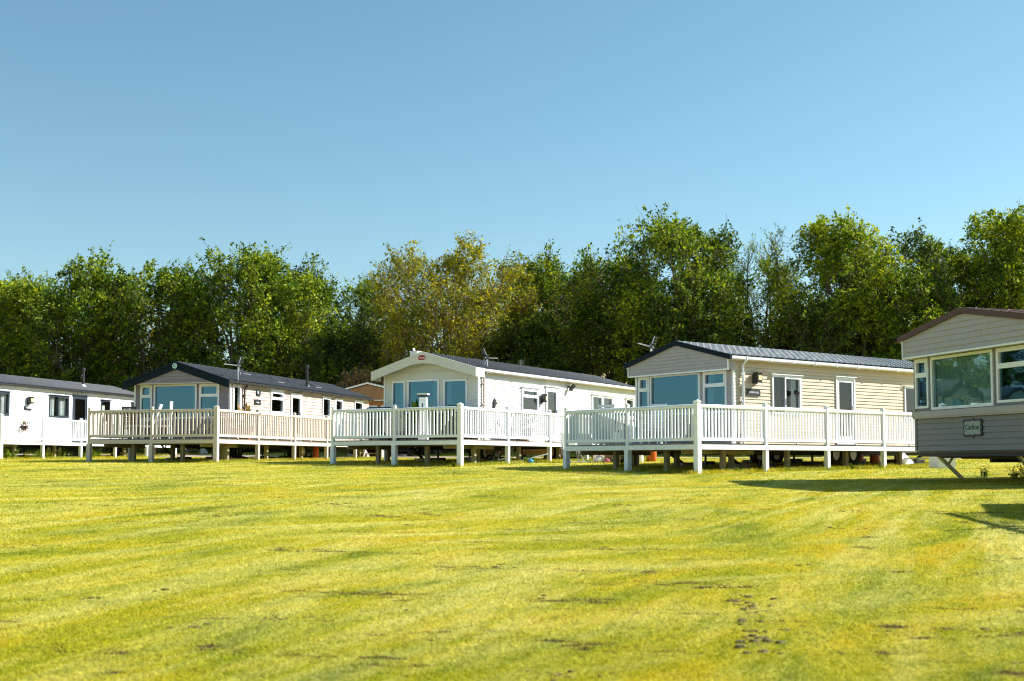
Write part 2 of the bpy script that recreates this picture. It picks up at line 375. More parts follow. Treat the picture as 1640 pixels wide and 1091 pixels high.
def window(root, off, fr, w, fm, name='window'):
    """w: t0,t1,z0,z1, kind, curtain"""
    t0, t1, z0, z1 = w['r']; kind = w.get('k', 'fixed'); fw = w.get('fw', .065)
    f = MB()
    def ring(a, b, c, d, wd, n0, n1):
        fbox(f, fr, a, a + wd, c, d, n0, n1); fbox(f, fr, b - wd, b, c, d, n0, n1)
        fbox(f, fr, a + wd, b - wd, c, c + wd, n0, n1); fbox(f, fr, a + wd, b - wd, d - wd, d, n0, n1)
    ring(t0 - .02, t1 + .02, z0 - .02, z1 + .02, fw, -.05, .045)
    panes = []
    a, b, c, d = t0 + fw - .02, t1 - fw + .02, z0 + fw - .02, z1 - fw + .02
    if kind == 'top':
        zt = d - (d - c) * .33; fbox(f, fr, a, b, zt - .035, zt + .035, -.045, .05); panes = [(a, b, c, zt - .035), (a, b, zt + .035, d)]
        ring(a - .005, b + .005, zt + .03, d + .005, .04, -.03, .062)
    elif kind == 'pair':
        tm = (a + b) / 2; fbox(f, fr, tm - .1, tm + .1, c, d, -.045, .05); panes = [(a, tm - .1, c, d), (tm + .1, b, c, d)]
    elif kind == 'slide':
        tm = a + (b - a) * .43; fbox(f, fr, tm - .03, tm + .03, c, d, -.045, .05); panes = [(a, tm - .03, c, d), (tm + .03, b, c, d)]
        ring(tm - .03, b + .005, c - .005, d + .005, .04, -.02, .058)
    elif kind == 'grid':
        tm = (a + b) / 2; fbox(f, fr, tm - .04, tm + .04, c, d, -.045, .05); panes = [(a, tm - .04, c, d), (tm + .04, b, c, d)]
        for p0, p1 in ((a, tm), (tm, b)):
            q = (p0 + p1) / 2; fbox(f, fr, q - .012, q + .012, c, d, -.03, .03)
            fbox(f, fr, p0, p1, (c + d) / 2 - .012, (c + d) / 2 + .012, -.03, .031)
    elif kind == 'door':
        gz0 = c + (d - c) * w.get('dg', .08)
        fbox(f, fr, a, b, c, gz0, -.035, .03); ring(a, b, gz0, d, .09, -.035, .03); panes = [(a + .09, b - .09, gz0 + .09, d - .09)]
    else: panes = [(a, b, c, d)]
    if w.get('lintel', fr is side_f): fbox(f, fr, t0 - .07, t1 + .07, z1 + .021, z1 + .045, -.01, .09)
    if w.get('sill'): fbox(f, fr, t0 - .05, t1 + .05, z0 - .05, z0 - .021, -.01, .08)
    fo = f.build(name, fm, root, off=off)
    g = MB()
    for p in panes: fbox(g, fr, *p, -.012, -.002)
    g.build('pane', M[w.get('g', 'glass' if fr is front_f else 'glass_side')], fo, off=off)
    cu = w.get('c')
    if cu:
        wd = (b - a); cw = w.get('cw', .26); sp = []
        if cu in ('both', 'left'): sp.append((a, a + wd * cw))
        if cu in ('both', 'right'): sp.append((b - wd * cw, b))
        if cu == 'full': sp.append((a, b))
        for ca, cb in sp: m = MB(); curtain_mesh(m, fr, ca, cb, c, d, -.1); m.build('curtain', M['curtain'], fo, off=off)
        if cu == 'blind': m = MB(); fbox(m, fr, a + .1 * wd, b - .3 * wd, c, c + (d - c) * .8, -.12, -.11); m.build('blind', M['blind'], fo, off=off)
    if kind == 'door':
        h = MB(); tt = b - .06 if w.get('hs', 1) > 0 else a + .06
        fbox(h, fr, tt - .015, tt + .015, z0 + .95, z0 + 1.15, .03, .05); fbox(h, fr, tt - .1, tt + .015, z0 + 1.06, z0 + 1.08, .05, .075)
        h.build('handle', M['galv'], fo, off=off)
    return fo

def zroof(p, y):
    mid = p['Wc'] / 2; return p['ze'] + (p['zR'] - p['ze']) * (1 - abs(y - mid) / (mid + .12))
def caravan(p):
    h = R(p['h']); u = np.array([math.cos(h), math.sin(h)]); v = np.array([-math.sin(h), math.cos(h)])
    O = np.array([p['X'], p['Y']]) + p['d'] * u + p['s'] * v
    g0 = float(smooth_gz(*(O + u * p['L'] / 2 + v * p['Wc'] / 2)))
    root = empty('static_caravan', (O[0], O[1], g0), h); tag(root, p['label'], 'caravan', p.get('group', 'static caravans in the row'))
    off = (0, 0, g0); Wc, L, zf, ze, zR, o = p['Wc'], p['L'], p['zf'], p['ze'], p['zR'], p['o']; eo = .12
    wall = M[p['wall']]; dx, dy = -p['d'], -p['s']
    S = [dict(w, r=(w['r'][0] + dx, w['r'][1] + dx, w['r'][2], w['r'][3])) for w in p['side']]
    Fw = [dict(w, r=(w['r'][0] + dy, w['r'][1] + dy, w['r'][2], w['r'][3])) for w in p['front']]
    # walls
    pt = p.get('pitch', .1); zg = p.get('zg', ze); mb = MB()
    siding(mb, side_f, 0, L, zf, ze + .02, [w['r'] for w in S], pt); mb.build('side_wall', wall, root, off=off)
    mb = MB(); mb.box(0, L, Wc - .03, Wc, zf, ze + .02); mb.box(L - .03, L, 0, Wc - .03, zf, ze + .02)
    mb.prism([(0, ze + .02), (Wc, ze + .02), (Wc / 2, zR - .03)], lambda q, z, w: (w, q, z), L - .03, L); mb.build('rear_wall', wall, root, off=off)
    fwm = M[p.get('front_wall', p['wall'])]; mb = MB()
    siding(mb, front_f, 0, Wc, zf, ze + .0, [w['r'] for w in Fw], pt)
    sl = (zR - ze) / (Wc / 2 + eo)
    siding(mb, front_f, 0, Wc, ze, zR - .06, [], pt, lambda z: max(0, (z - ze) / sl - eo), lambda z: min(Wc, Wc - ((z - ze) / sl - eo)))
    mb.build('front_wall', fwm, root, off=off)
    for (cx, cy) in ((0, 0), (0, Wc)):
        mb = MB(); sgn = -1 if cy == 0 else 1
        mb.box(-.035, .035, cy + (-.035 if sgn < 0 else -.035), cy + .035, zf, ze); mb.build('corner_trim', M[p.get('corner', 'white')], root, off=off)
    mb = MB(); mb.box(.03, L - .03, .03, Wc - .03, zf - .06, zf + .02); mb.box(.03, L - .03, .03, Wc - .03, ze - .02, ze + .01)
    for xx in (3.6, 7.6): mb.box(xx, xx + .04, .9, Wc - .03, zf + .02, ze - .02)
    mb.box(.4, 3.2, Wc - .75, Wc - .1, zf + .02, zf + .85); mb.box(.15, .6, .6, Wc - .8, zf + .02, zf + .8)
    mb.build('interior', M['inside'], root, off=off)
    mb = MB(); mb.box(-.02, L + .005, -.026, Wc + .01, zf - .05, zf - .003); mb.build('floor_skirt', M[p.get('skirt', 'black_trim')], root, off=off)
    for w in S:
        window(root, off, side_f, w, M[p.get('frame', 'white')], 'door' if w.get('k') == 'door' else 'window')
    for w in Fw: window(root, off, front_f, w, M[p.get('fframe', p.get('frame', 'white'))])
    # roof
    rp = p.get('rib', .15); rh = p.get('ribh', .035); nx = int((L + o + .15) / rp * (10 if p.get('ribmat') else 4)); ny = 8; Vv = []
    X = np.linspace(-o, L + .15, nx + 1); ph = ((X + o) / rp) % 1; rib = rh * np.exp(-((ph - .5) / p.get('ribw', .16)) ** 2)
    mb = MB(); mb2 = MB(); split = p.get('ribmat')
    for sgn in (0, 1):
        rows = []
        for j in range(ny):
            for e in (0, 1):
                q = (j + e) / ny; st = .018 * (1 - e) + .004
                y = -eo - .02 + (Wc / 2 + eo + .02) * q; zz = p['ze'] + (zR - ze) * (q * (Wc / 2 + eo + .02) - .02) / (Wc / 2 + eo) + st + .01
                rows.append(((y if sgn == 0 else Wc - y), zz))
        for (ya, za), (yb, zb) in zip(rows, rows[1:]):
            for i in range(nx):
                q = [(X[i], ya, za + rib[i]), (X[i + 1], ya, za + rib[i + 1]), (X[i + 1], yb, zb + rib[i + 1]), (X[i], yb, zb + rib[i])]
                mb.cur = 1 if split and (rib[i] + rib[i + 1]) > rh * .9 else 0
                mb.face(q if sgn == 0 else q[::-1])
    mb.cur = 0
    mb.prism([(-eo - .02, ze - .03), (Wc / 2, zR - .03), (Wc + eo + .02, ze - .03), (Wc + eo + .02, ze), (Wc / 2, zR), (-eo - .02, ze)], lambda q, z, w: (w, q, z), -o + .01, L + .14)
    rf = mb.build('roof', [M[p['roof']], M[split or p['roof']]], root, off=off)
    mb = MB(); y0 = Wc / 2; cr = [(y0 - .13, zR - .03), (y0 - .05, zR + .035), (y0 + .05, zR + .035), (y0 + .13, zR - .03)]
    mb.prism(cr, lambda q, z, w: (w, q, z), -o - .01, L + .16)
    for k in range(int((L + o) / .33)): x = -o + .16 + k * .33; mb.prism([(a, b + .012) for a, b in cr], lambda q, z, w: (w, q, z), x, x + .05)
    mb.build('ridge_cap', M[p.get('ridgemat', p['roof'])], rf, off=off)
    # gutter and rake boards
    gm = M[p['gutter']]
    for nm, ya, yb in (('gutter', -eo - .11, -eo - .015), ('gutter', Wc + eo + .015, Wc + eo + .11)):
        mb = MB(); c = (ya + yb) / 2; prof = [(c + .05 * math.cos(t), ze - .045 + .055 * math.sin(t)) for t in np.linspace(math.pi, 2 * math.pi, 7)]
        mb.prism([(c - .05, ze + .0)] + prof[1:-1] + [(c + .05, ze + .0)], lambda q, z, w: (w, q, z), -o + .02, L + .13)
        for x in np.arange(.3, L, 1.0): mb.box(x, x + .03, ya - .008, yb, ze - .11, ze + .006)
        go = mb.build(nm, gm, root, off=off)
    mb = MB(); mb.box(-o + .03, L + .1, -eo - .012, -.024, ze - .12, ze - .034); mb.build('soffit', M[p.get('soffit', p['wall'])], root, off=off)
    fs = p['fascia']
    mb = MB(); th = p.get('fth', .05)
    dn = p.get('fd', .16)
    yl, yr = -eo - .1, Wc + eo + .1; rise = lambda y: ze + (zR - ze) * (1 - abs(y - Wc / 2) / (Wc / 2 + eo)) + .05
    ztop = lambda y: rise(y)
    mid = Wc / 2
    flat = p.get('fflat', 0.0)
    lower = [(yr, ztop(yr) - dn)] + ([(mid + flat, ztop(mid + flat) - dn), (mid, ztop(mid + flat) - dn + .04), (mid - flat, ztop(mid - flat) - dn)] if flat else [(mid, ztop(mid) - dn)]) + [(yl, ztop(yl) - dn)]
    mb.prism([(yl, ztop(yl)), (mid, ztop(mid)), (yr, ztop(yr))] + lower, lambda q, z, w: (w, q, z), -o - th, -o)
    fb = mb.build('fascia_board', M[fs], root, off=off)
    if p.get('fascia2'):
        mb = MB(); mb.prism([(yl + .02, ztop(yl) - .012), (mid, ztop(mid) - .008), (yr - .02, ztop(yr) - .012), (yr - .02, ztop(yr) - .09), (mid, ztop(mid) - .09), (yl + .02, ztop(yl) - .09)], lambda q, z, w: (w, q, z), -o - th - .03, -o - th - .003)
        mb.build('fascia_trim', M[p['fascia2']], fb, off=off)
    if p.get('endcap'):
        for ye in (yl, yr):
            mb = MB(); mb.box(-o - th + .004, -o + .5, ye - .012, ye + .012, ztop(ye) - dn, ztop(ye) - .005); mb.build('fascia_return', M[fs], root, off=off)
    if p.get('panel'):                                                # overhanging boarded gable panel
        mb = MB(); z1 = zR - .1
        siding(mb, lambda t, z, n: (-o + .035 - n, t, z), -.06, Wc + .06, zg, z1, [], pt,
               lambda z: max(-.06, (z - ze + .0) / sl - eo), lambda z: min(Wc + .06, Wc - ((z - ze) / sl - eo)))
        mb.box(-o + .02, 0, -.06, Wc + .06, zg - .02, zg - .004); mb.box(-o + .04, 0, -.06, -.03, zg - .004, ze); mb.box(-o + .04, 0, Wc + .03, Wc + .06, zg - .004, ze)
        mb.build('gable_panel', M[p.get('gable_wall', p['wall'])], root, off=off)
        mb = MB(); mb.box(-o - .005, -o + .03, -.075, Wc + .075, zg - .03, zg + .012); mb.box(-o - .005, -o + .03, -.085, -.05, zg + .012, ze); mb.box(-o - .005, -o + .03, Wc + .05, Wc + .085, zg + .012, ze)
        mb.build('panel_trim', M[p.get('ptrim', 'white')], root, off=off)
    # downpipe
    for x in p.get('pipes', []):
        x += dx; mb = MB(); mb.tube([(x, -.20, ze - .1), (x, -.075, ze - .25), (x, -.075, zf - .3)], .035, 8)
        for zz in (zf + .3, zf + 1.2, ze - .5): mb.box(x - .055, x + .055, -.1, -.024, zz, zz + .05)
        mb.build('downpipe', M[p.get('pipe', 'white')], root, off=off)
    # running gear
    mb = MB()
    for y in (.75, Wc - .75):
        mb.box(1.4, L - .6, y - .04, y + .04, zf - .26, zf - .065); mb.box(.15, 1.4, y - .035, y + .035, zf - .16, zf - .065)
    for x in np.arange(.6, L - .4, 1.5): mb.box(x, x + .05, .79, Wc - .79, zf - .18, zf - .07)
    mb.box(.0, .1, .1, Wc - .1, zf - .13, zf - .065); mb.build('chassis', M['metal_dark'], root, off=off)
    for x in (L * .5 - .42, L * .5 + .42):
        for y in (.45, Wc - .45):
            gl = g0; r = .33
            mb = MB(); mb.cur = 0; pr = [(r * .62, -.11), (r * .95, -.11), (r, -.07), (r, .07), (r * .95, .11), (r * .62, .11)]
            pts = [(a, b) for b, a in pr]
            n = 18
            for k in range(n):
                a0, a1 = 2 * math.pi * k / n, 2 * math.pi * (k + 1) / n
                for (r0, w0), (r1, w1) in zip(pr, pr[1:] + pr[:1]):
                    mb.face([(x + r0 * math.cos(a0), y + w0, gl + .33 + r0 * math.sin(a0)), (x + r1 * math.cos(a0), y + w1, gl + .33 + r1 * math.sin(a0)), (x + r1 * math.cos(a1), y + w1, gl + .33 + r1 * math.sin(a1)), (x + r0 * math.cos(a1), y + w0, gl + .33 + r0 * math.sin(a1))])
            wh = mb.build('wheel', M['rubber'], root, off=off)
            mb = MB(); mb.prism([(x + .2 * math.cos(2 * math.pi * k / 14), gl + .33 + .2 * math.sin(2 * math.pi * k / 14)) for k in range(14)], lambda a, b, w: (a, w, b), y - .07, y + .07)
            mb.build('rim', M['galv'], wh, off=off)
    lg = p.get('lean', (.85, 0.0))
    for x0, sg in ((.25, 1), (L - .3, -1)):
        for y in (p.get('leg_r', .8), Wc - p.get('leg_in', .85)):
            x1, y1 = x0 + sg * lg[0], y + lg[1]; wx = O + u * x1 + v * y1; gg = float(smooth_gz(*wx))
            mb = MB(); mb.bar((x0, y, zf - .06), (x1, y1, gg + (.1 if p.get('blocks', True) else -.02)), .09, .06); mb.bar((x0 + sg * .5, y, zf - .06), (x0 + sg * lg[0] * .45, y + lg[1] * .45, zf - .06 + (gg - zf) * .38), .04, .04)
            st = mb.build('corner_steady', M[p.get('steady', 'metal_dark')], root, off=off)
            if not p.get('blocks', True): continue
            mb = MB(); mb.box(x1 - .22, x1 + .22, y1 - .22, y1 + .22, gg - .05, gg + .12); mb.build('foot_block', M['concrete'], st, off=off)
    for x in np.arange(p.get('stand0', 2.2), L - 1, 2.1):
        for y in (.75, Wc - .75):
            wx = O + u * x + v * y; gg = float(smooth_gz(*wx))
            mb = MB(); mb.box(x - .2, x + .2, y - .2, y + .2, gg - .04, gg + .14); mb.tube([(x, y, gg + .14), (x, y, zf - .25)], .035, 6); mb.build('axle_stand', M['metal_dark'], root, off=off)
    return root, off, O, u, v

def text_mesh(name, body, size, loc, rot, mat, parent, ext=.004, shear=0.0):
    cu = bpy.data.curves.new(name, 'FONT'); cu.body = body; cu.size = size; cu.extrude = ext; cu.align_x = 'CENTER'; cu.align_y = 'CENTER'; cu.shear = shear
    tmp = bpy.data.objects.new(name, cu); COL.objects.link(tmp); bpy.context.view_layer.update()
    me = bpy.data.meshes.new_from_object(tmp.evaluated_get(bpy.context.evaluated_depsgraph_get())); bpy.data.objects.remove(tmp)
    me.materials.clear(); me.materials.append(mat); o = link(bpy.data.objects.new(name, me), parent); o.location = loc; o.rotation_euler = rot; return o
RS, RF = (R(90), 0, 0), (R(90), 0, R(-90))       # text facing local -y, facing local -x

CV = {}
WT = lambda a, b, c, d, k='fixed', cu=None, **kw: dict(r=(a, b, c, d), k=k, c=cu, **kw)
CV['c0'] = dict(X=-21.43, Y=50.0, h=75.5, d=-1.0, s=1.3, Wc=3.9, L=14.0, zf=.92, ze=3.43, zR=4.0, o=.35, wall='white_wall', frame='anthracite', roof='roof_grey', gutter='black_trim', fascia='black_trim',
    panel=1, zg=3.1, pipes=[-.8], pipe='black_trim', rib=.16, corner='white', label='white static caravan with dark window frames at the left edge, charcoal roof and white railing',
    side=[WT(.9, 2.15, 2.05, 3.05, 'slide', 'both', cw=.3), WT(5.0, 6.45, 2.1, 3.08, 'slide', 'both', cw=.36), WT(6.8, 7.9, .98, 3.16, 'door'), WT(9.1, 9.85, 2.0, 3.05, 'fixed', 'blind'), WT(11.8, 12.6, 2.0, 3.05)],
    front=[WT(1.6, 4.9, 1.7, 2.95, 'slide', 'both')])
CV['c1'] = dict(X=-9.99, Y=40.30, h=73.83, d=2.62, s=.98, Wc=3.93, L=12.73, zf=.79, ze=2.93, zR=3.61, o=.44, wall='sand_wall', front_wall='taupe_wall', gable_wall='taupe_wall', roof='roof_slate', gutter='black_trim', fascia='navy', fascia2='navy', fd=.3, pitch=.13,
    panel=1, zg=2.86, ptrim='sand_wall', pipes=[3.55], pipe='black_trim', rib=.16, lean=(.3, -.5), label='beige static caravan with navy fascia and round badge beneath its gable peak',
    side=[WT(2.78, 3.34, 1.35, 2.8, 'fixed', 'blind', fw=.1), WT(5.68, 6.75, 1.9, 2.76, 'top', fw=.09), WT(7.4, 8.35, .85, 2.72, 'door', fw=.08), WT(10.35, 11.1, 1.9, 2.74, 'fixed', fw=.09), WT(11.62, 12.35, 1.95, 2.72, 'fixed', fw=.09), WT(13.7, 14.6, 2.2, 2.74, 'fixed', fw=.09)],
    front=[WT(4.2, 4.66, 1.6, 2.82, 'top'), WT(2.34, 4.09, 1.6, 2.82, 'fixed', 'left', cw=.1), WT(1.42, 2.2, 1.6, 2.82, 'top')])
CV['c2'] = dict(X=-1.58, Y=36.37, h=59.31, d=3.06, s=1.29, Wc=3.85, L=12.4, zf=.70, ze=3.10, zR=3.68, o=.46, wall='ivory_wall', roof='roof_grey', gutter='white', fascia='cream_fascia', fd=.31, fflat=.45, fth=.06, endcap=1, soffit='cream_wall',
    pipes=[3.3], pipe='sand_wall', rib=.13, label='white static caravan with deep white curved fascia and oval maroon badge',
    side=[WT(5.9, 7.08, 1.8, 2.62, 'top', fw=.09), WT(7.65, 8.6, .78, 2.74, 'door', fw=.09), WT(11.4, 13.2, 1.85, 2.62, 'pair', fw=.08), WT(14.5, 15.2, 1.85, 2.62, 'fixed')],
    front=[WT(4.27, 4.8, 1.35, 2.78, 'fixed', 'left', cw=.45), WT(2.86, 4.14, 1.35, 2.80, 'fixed', 'left', cw=.22), WT(1.72, 2.64, 1.35, 2.76, 'fixed', 'right', cw=.2)])
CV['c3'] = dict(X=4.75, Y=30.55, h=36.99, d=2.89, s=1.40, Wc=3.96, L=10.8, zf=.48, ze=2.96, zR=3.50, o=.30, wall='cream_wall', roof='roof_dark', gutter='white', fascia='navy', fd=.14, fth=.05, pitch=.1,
    panel=1, zg=2.60, gable_wall='stone_wall', front_wall='stone_wall', pipes=[3.2], rib=.26, ribh=.045, ribw=.17, ribmat='rib_glint', label='cream static caravan with black lantern on its side wall and ribbed slate roof',
    side=[WT(4.5, 5.75, 1.4, 2.5, 'slide', 'right', cw=.22), WT(7.4, 8.28, .55, 2.56, 'door', dg=.05), WT(10.85, 11.7, 1.4, 2.4, 'fixed')],
    front=[WT(4.8, 5.24, 1.4, 2.57, 'top', 'left', cw=.5), WT(2.68, 4.72, 1.4, 2.58, 'fixed', 'left', cw=.12), WT(1.65, 2.52, 1.4, 2.57, 'top', 'right', cw=.3)])
CV['c4'] = dict(X=10.472, Y=23.495, h=15.52, d=0, s=0, Wc=4.2, L=11.0, zf=.25, ze=2.859, zR=3.264, o=.30, wall='grey_wall', gable_wall='stone_wall', frame='white', roof='roof_brown', gutter='white', fascia='maroon', fd=.13, fth=.04, pitch=.125,
    panel=1, zg=2.39, pipes=[.5], rib=.27, steady='galv', corner='grey_wall', lean=(.72, 0), blocks=False, stand0=6.0, leg_in=.35, leg_r=1.15, label='grey green static caravan with maroon roof edge, raised on leaning steel legs',
    side=[WT(1, 2.6, 1.1, 2.3, 'slide', 'both'), WT(4.5, 5.4, .3, 2.35, 'door'), WT(7, 8.2, 1.3, 2.3, 'top')],
    front=[WT(3.70, 4.16, 1.24, 2.34, 'top', 'full', fw=.055), WT(1.46, 3.56, 1.19, 2.34, 'fixed', 'full', fw=.06, g='glass_clear'), WT(.1, 1.30, 1.24, 2.34, 'top', fw=.055)])
CV['c5'] = dict(X=-5.1, Y=60.3, h=79, d=0, s=0, Wc=4.3, L=9.5, zf=1.0, ze=3.42, zR=3.98, o=.5, wall='orange_board', frame='white', roof='roof_slate', gutter='white', fascia='black_trim', fascia2='white', fd=.13, fth=.05,
    panel=1, zg=3.12, gable_wall='orange_board', pipes=[.6], group=None, label='orange boarded caravan in the rear row, seen between two front row caravans',
    side=[WT(1.2, 2.4, 1.9, 2.9, 'top')], front=[WT(.35, 1.55, 1.8, 2.85, 'grid'), WT(1.8, 3.6, 1.8, 2.85, 'grid')])
# caravan and deck just past the right edge: their railing throws the shadow on the lawn
CV['c6'] = dict(X=9.0, Y=15.0, h=2, d=3.2, s=1.0, Wc=3.9, L=10, zf=.25, ze=2.6, zR=3.15, o=.3, wall='cream_wall', roof='roof_grey', gutter='white', fascia='white', panel=1, zg=2.35, pipes=[.6], label='cream caravan beyond the right edge whose deck shades the lawn',
    side=[WT(4.5, 6, 1.1, 2.1, 'slide', 'both')], front=[WT(1.5, 4.4, 1.1, 2.1, 'slide', 'both')])
C = {k: caravan(p) for k, p in CV.items()}

# badges and plates fixed to the caravans
def badge_ellipse(key, yb, z, a, b, ring, fill, name):
    root, off, O, u, v = C[key]; p = CV[key]; x = -p['o'] - p.get('fth', .05) - (.03 if p.get('fascia2') else 0)
    mb = MB(); pts = [(yb + a * math.cos(t), z + b * math.sin(t)) for t in np.linspace(0, 2 * math.pi, 25)[:-1]]
    mb.prism(pts, lambda q, zz, w: (w, q, zz), x - .012, x - .001); o = mb.build(name, M[ring], root, off=off)
    mb = MB(); pts = [(yb + a * .86 * math.cos(t), z + b * .82 * math.sin(t)) for t in np.linspace(0, 2 * math.pi, 25)[:-1]]
    mb.prism(pts, lambda q, zz, w: (w, q, zz), x - .018, x - .013); mb.build('badge_face', M[fill], o, off=off); return o, x - .02
b_, bx = badge_ellipse('c2', CV['c2']['Wc'] / 2, 3.42 + .10, .21, .115, 'white', 'badge_red', 'badge')
text_mesh('lettering', 'Carnaby', .115, (bx, CV['c2']['Wc'] / 2, 3.52 - C['c2'][1][2]), RF, M['badge_cream'], b_, .003, .3)
b_, bx = badge_ellipse('c1', CV['c1']['Wc'] / 2, 3.48, .10, .10, 'badge_blue', 'badge_blue', 'badge')
text_mesh('emblem', 'G', .15, (bx, CV['c1']['Wc'] / 2 + .01, 3.48 - C['c1'][1][2]), RF, M['navy'], b_, .003)
root, off, O, u, v = C['c4']                       # scalloped plate on the front of the grey green caravan
mb = MB(); yc, zc = 2.135, .73; sc = [(-.33, -.15), (-.27, -.19), (-.06, -.175), (0, -.215), (.06, -.175), (.27, -.19), (.33, -.15), (.30, -.07), (.325, 0), (.30, .07), (.33, .15), (.27, .19), (.06, .175), (0, .215), (-.06, .175), (-.27, .19), (-.33, .15), (-.30, .07), (-.325, 0), (-.30, -.07)]
mb.prism([(yc + a, zc + b) for a, b in sc], lambda q, z, w: (w, q, z), -.04, -.022); pl = mb.build('name_plate', M['slate_plate'], root, off=off)
mb = MB(); mb.prism([(yc + a * .84, zc + b * .78) for a, b in sc], lambda q, z, w: (w, q, z), -.048, -.041); mb.build('plate_face', M['plate_grey'], pl, off=off)
text_mesh('lettering', 'Carlton', .15, (-.05, yc, zc + .01 - off[2]), RF, M['slate_plate'], pl, .003)
mb = MB(); mb.box(-.11, -.021, -.02, 4.22, 1.02, 1.15); mb.box(-.09, -.021, -.02, 4.22, .985, 1.02); mb.build('bay_sill', M['stone_wall'], root, off=off)
for key, a, z, w, hh, txt, arch in (('c3', 3.68, 1.98, .56, .2, ('STARGROVE', .1), 1), ('c1', 4.62, 2.25, .5, .2, ('', .1), 0), ('c0', 3.44, 2.43, .5, .16, ('', .1), 0)):
    root, off, O, u, v = C[key]; x = a - CV[key]['d']; mb = MB()
    if key == 'c3': pts = [(x - w / 2, z - hh / 2), (x + w / 2, z - hh / 2), (x + w / 2, z + hh * .28), (x + w / 2 - .07, z + hh / 2), (x - w / 2, z + hh / 2)]
    elif key == 'c1': pts = [(x - .25, z - .09), (x + .25, z - .09), (x + .25, z - .04), (x + .22, z), (x + .25, z + .04), (x + .25, z + .09), (x + .06, z + .09), (x, z + .12), (x - .06, z + .09), (x - .25, z + .09), (x - .25, z + .04), (x - .22, z), (x - .25, z - .04)]
    else: pts = [(x - .25, z - .1), (x + .25, z - .1), (x + .25, z - .03), (x - .05, z - .03), (x - .18, z + .02), (x - .25, z + .09)]
    mb.prism(pts, lambda q, zz, w: (q, w, zz), -.045, -.022); pl = mb.build('name_plate', M['slate_plate'], root, off=off)
    if key == 'c3': text_mesh('lettering', 'STARGROVE', .075, (x, -.048, z - .01 - off[2]), RS, M['white_text'], pl, .002)
    if key == 'c1':
        text_mesh('lettering', 'Lodge', .09, (x, -.048, z - off[2]), RS, M['white_text'], pl, .002)
# wall lanterns, sensor lights and ornaments (things fixed to the walls)
def lantern(key, a, z, label, box=(.16, .3), glass=True, group='wall lanterns'):
    root, off, O, u, v = C[key]; x = a - CV[key]['d']; P = O + u * x - v * .03
    r = empty('wall_lantern', (P[0], P[1], z - .2), R(CV[key]['h'])); tag(r, label, 'wall lamp', group)
    w, h = box; mb = MB(); mb.box(-w / 2, w / 2, -.03, 0, 0, h * .8); mb.box(-.025, .025, -.06, -.03, h * .4, h * .5)
    mb.box(-w / 2, w / 2, -.2, -.03, h - .03, h); mb.box(-w / 2, w / 2, -.2, -.03, h * .12, h * .2)
    for xx in (-w / 2, w / 2 - .018): 
        for yy in (-.2, -.048): mb.box(xx, xx + .018, yy, yy + .018, h * .2, h - .03)
    mb.box(-w / 2 + .01, w / 2 - .01, -.19, -.04, h - .08, h - .03); mb.box(-w / 2 + .01, w / 2 - .01, -.19, -.04, h * .2, h * .3); mb.box(-w / 2, -w / 2 + .03, -.195, -.04, h * .2, h - .03)
    mb.build('frame', M['black'], r); mb = MB(); mb.box(-w / 2 + .035, w / 2 - .02, -.203, -.06, h * .31, h - .085); mb.build('lamp_glass', M['amber_glass'], r)
lantern('c3', 3.74, 2.42, 'square black lantern on the cream caravan wall', (.19, .32))
lantern('c0', 3.47, 2.78, 'amber lantern on the white wall above a dark name plate', (.22, .36))
lantern('c2', 7.32, 2.32, 'small wooden lantern between window and door of the white caravan', (.13, .34))
def small(key, a, z, mk, name, label, cat, group=None):
    root, off, O, u, v = C[key]; x = a - CV[key]['d']; P = O + u * x - v * .025
    r = empty(name, (P[0], P[1], z), R(CV[key]['h'])); tag(r, label, cat, group); mk(r); return r
def sensor(r):
    mb = MB(); mb.box(-.05, .05, -.06, 0, -.03, .03); mb.bar((0, -.06, 0), (.05, -.14, -.05), .03); mb.build('bracket', M['black'], r)
    mb = MB(); mb.bar((-.06, -.12, -.14), (.1, -.2, .06), .14, .1); mb.build('lamp_head', M['black'], r)
small('c2', 9.4, 2.84, sensor, 'security_light', 'black security light under the eaves of the white caravan', 'outside light')
def picture(r):
    mb = MB(); mb.box(-.15, .15, -.03, 0, -.08, .1); mb.build('backing', M['black'], r); mb = MB(); mb.prism([(-.11, 0), (0, -.04), (-.02, .08), (-.12, .07)], lambda a, b, w: (a, w, b), -.04, -.031); mb.build('motif', M['badge_blue'], r)
small('c1', 4.67, 2.59, picture, 'wall_plaque', 'small black and blue plaque above the name plate', 'plaque')
def horse(r):
    mb = MB(); mb.prism([(-.04, -.16), (.0, -.14), (.06, -.02), (.11, -.03), (.12, .02), (.03, .13), (-.01, .19), (-.03, .13), (-.09, .08), (-.07, .0), (-.10, -.1)], lambda a, b, w: (a, w, b), -.04, -.005)
    mb.build('silhouette', M['black'], r)
small('c2', 4.05, 1.98, horse, 'horse_ornament', 'dark horse head ornament on the white wall', 'ornament')
def sticker(r):
    mb = MB(); mb.tube([(0, -.13, -.3), (0, -.13, -.02)], .008, 6); mb.lathe((0, -.13, -.02), [(.02, 0), (.07, .04), (.09, .1), (.075, .16), (.03, .18)], 12); mb.build('body', M['black'], r)
small('c3', 5.42, 1.95, sticker, 'lamp_ornament', 'black stick lamp standing before the sliding window', 'lamp')

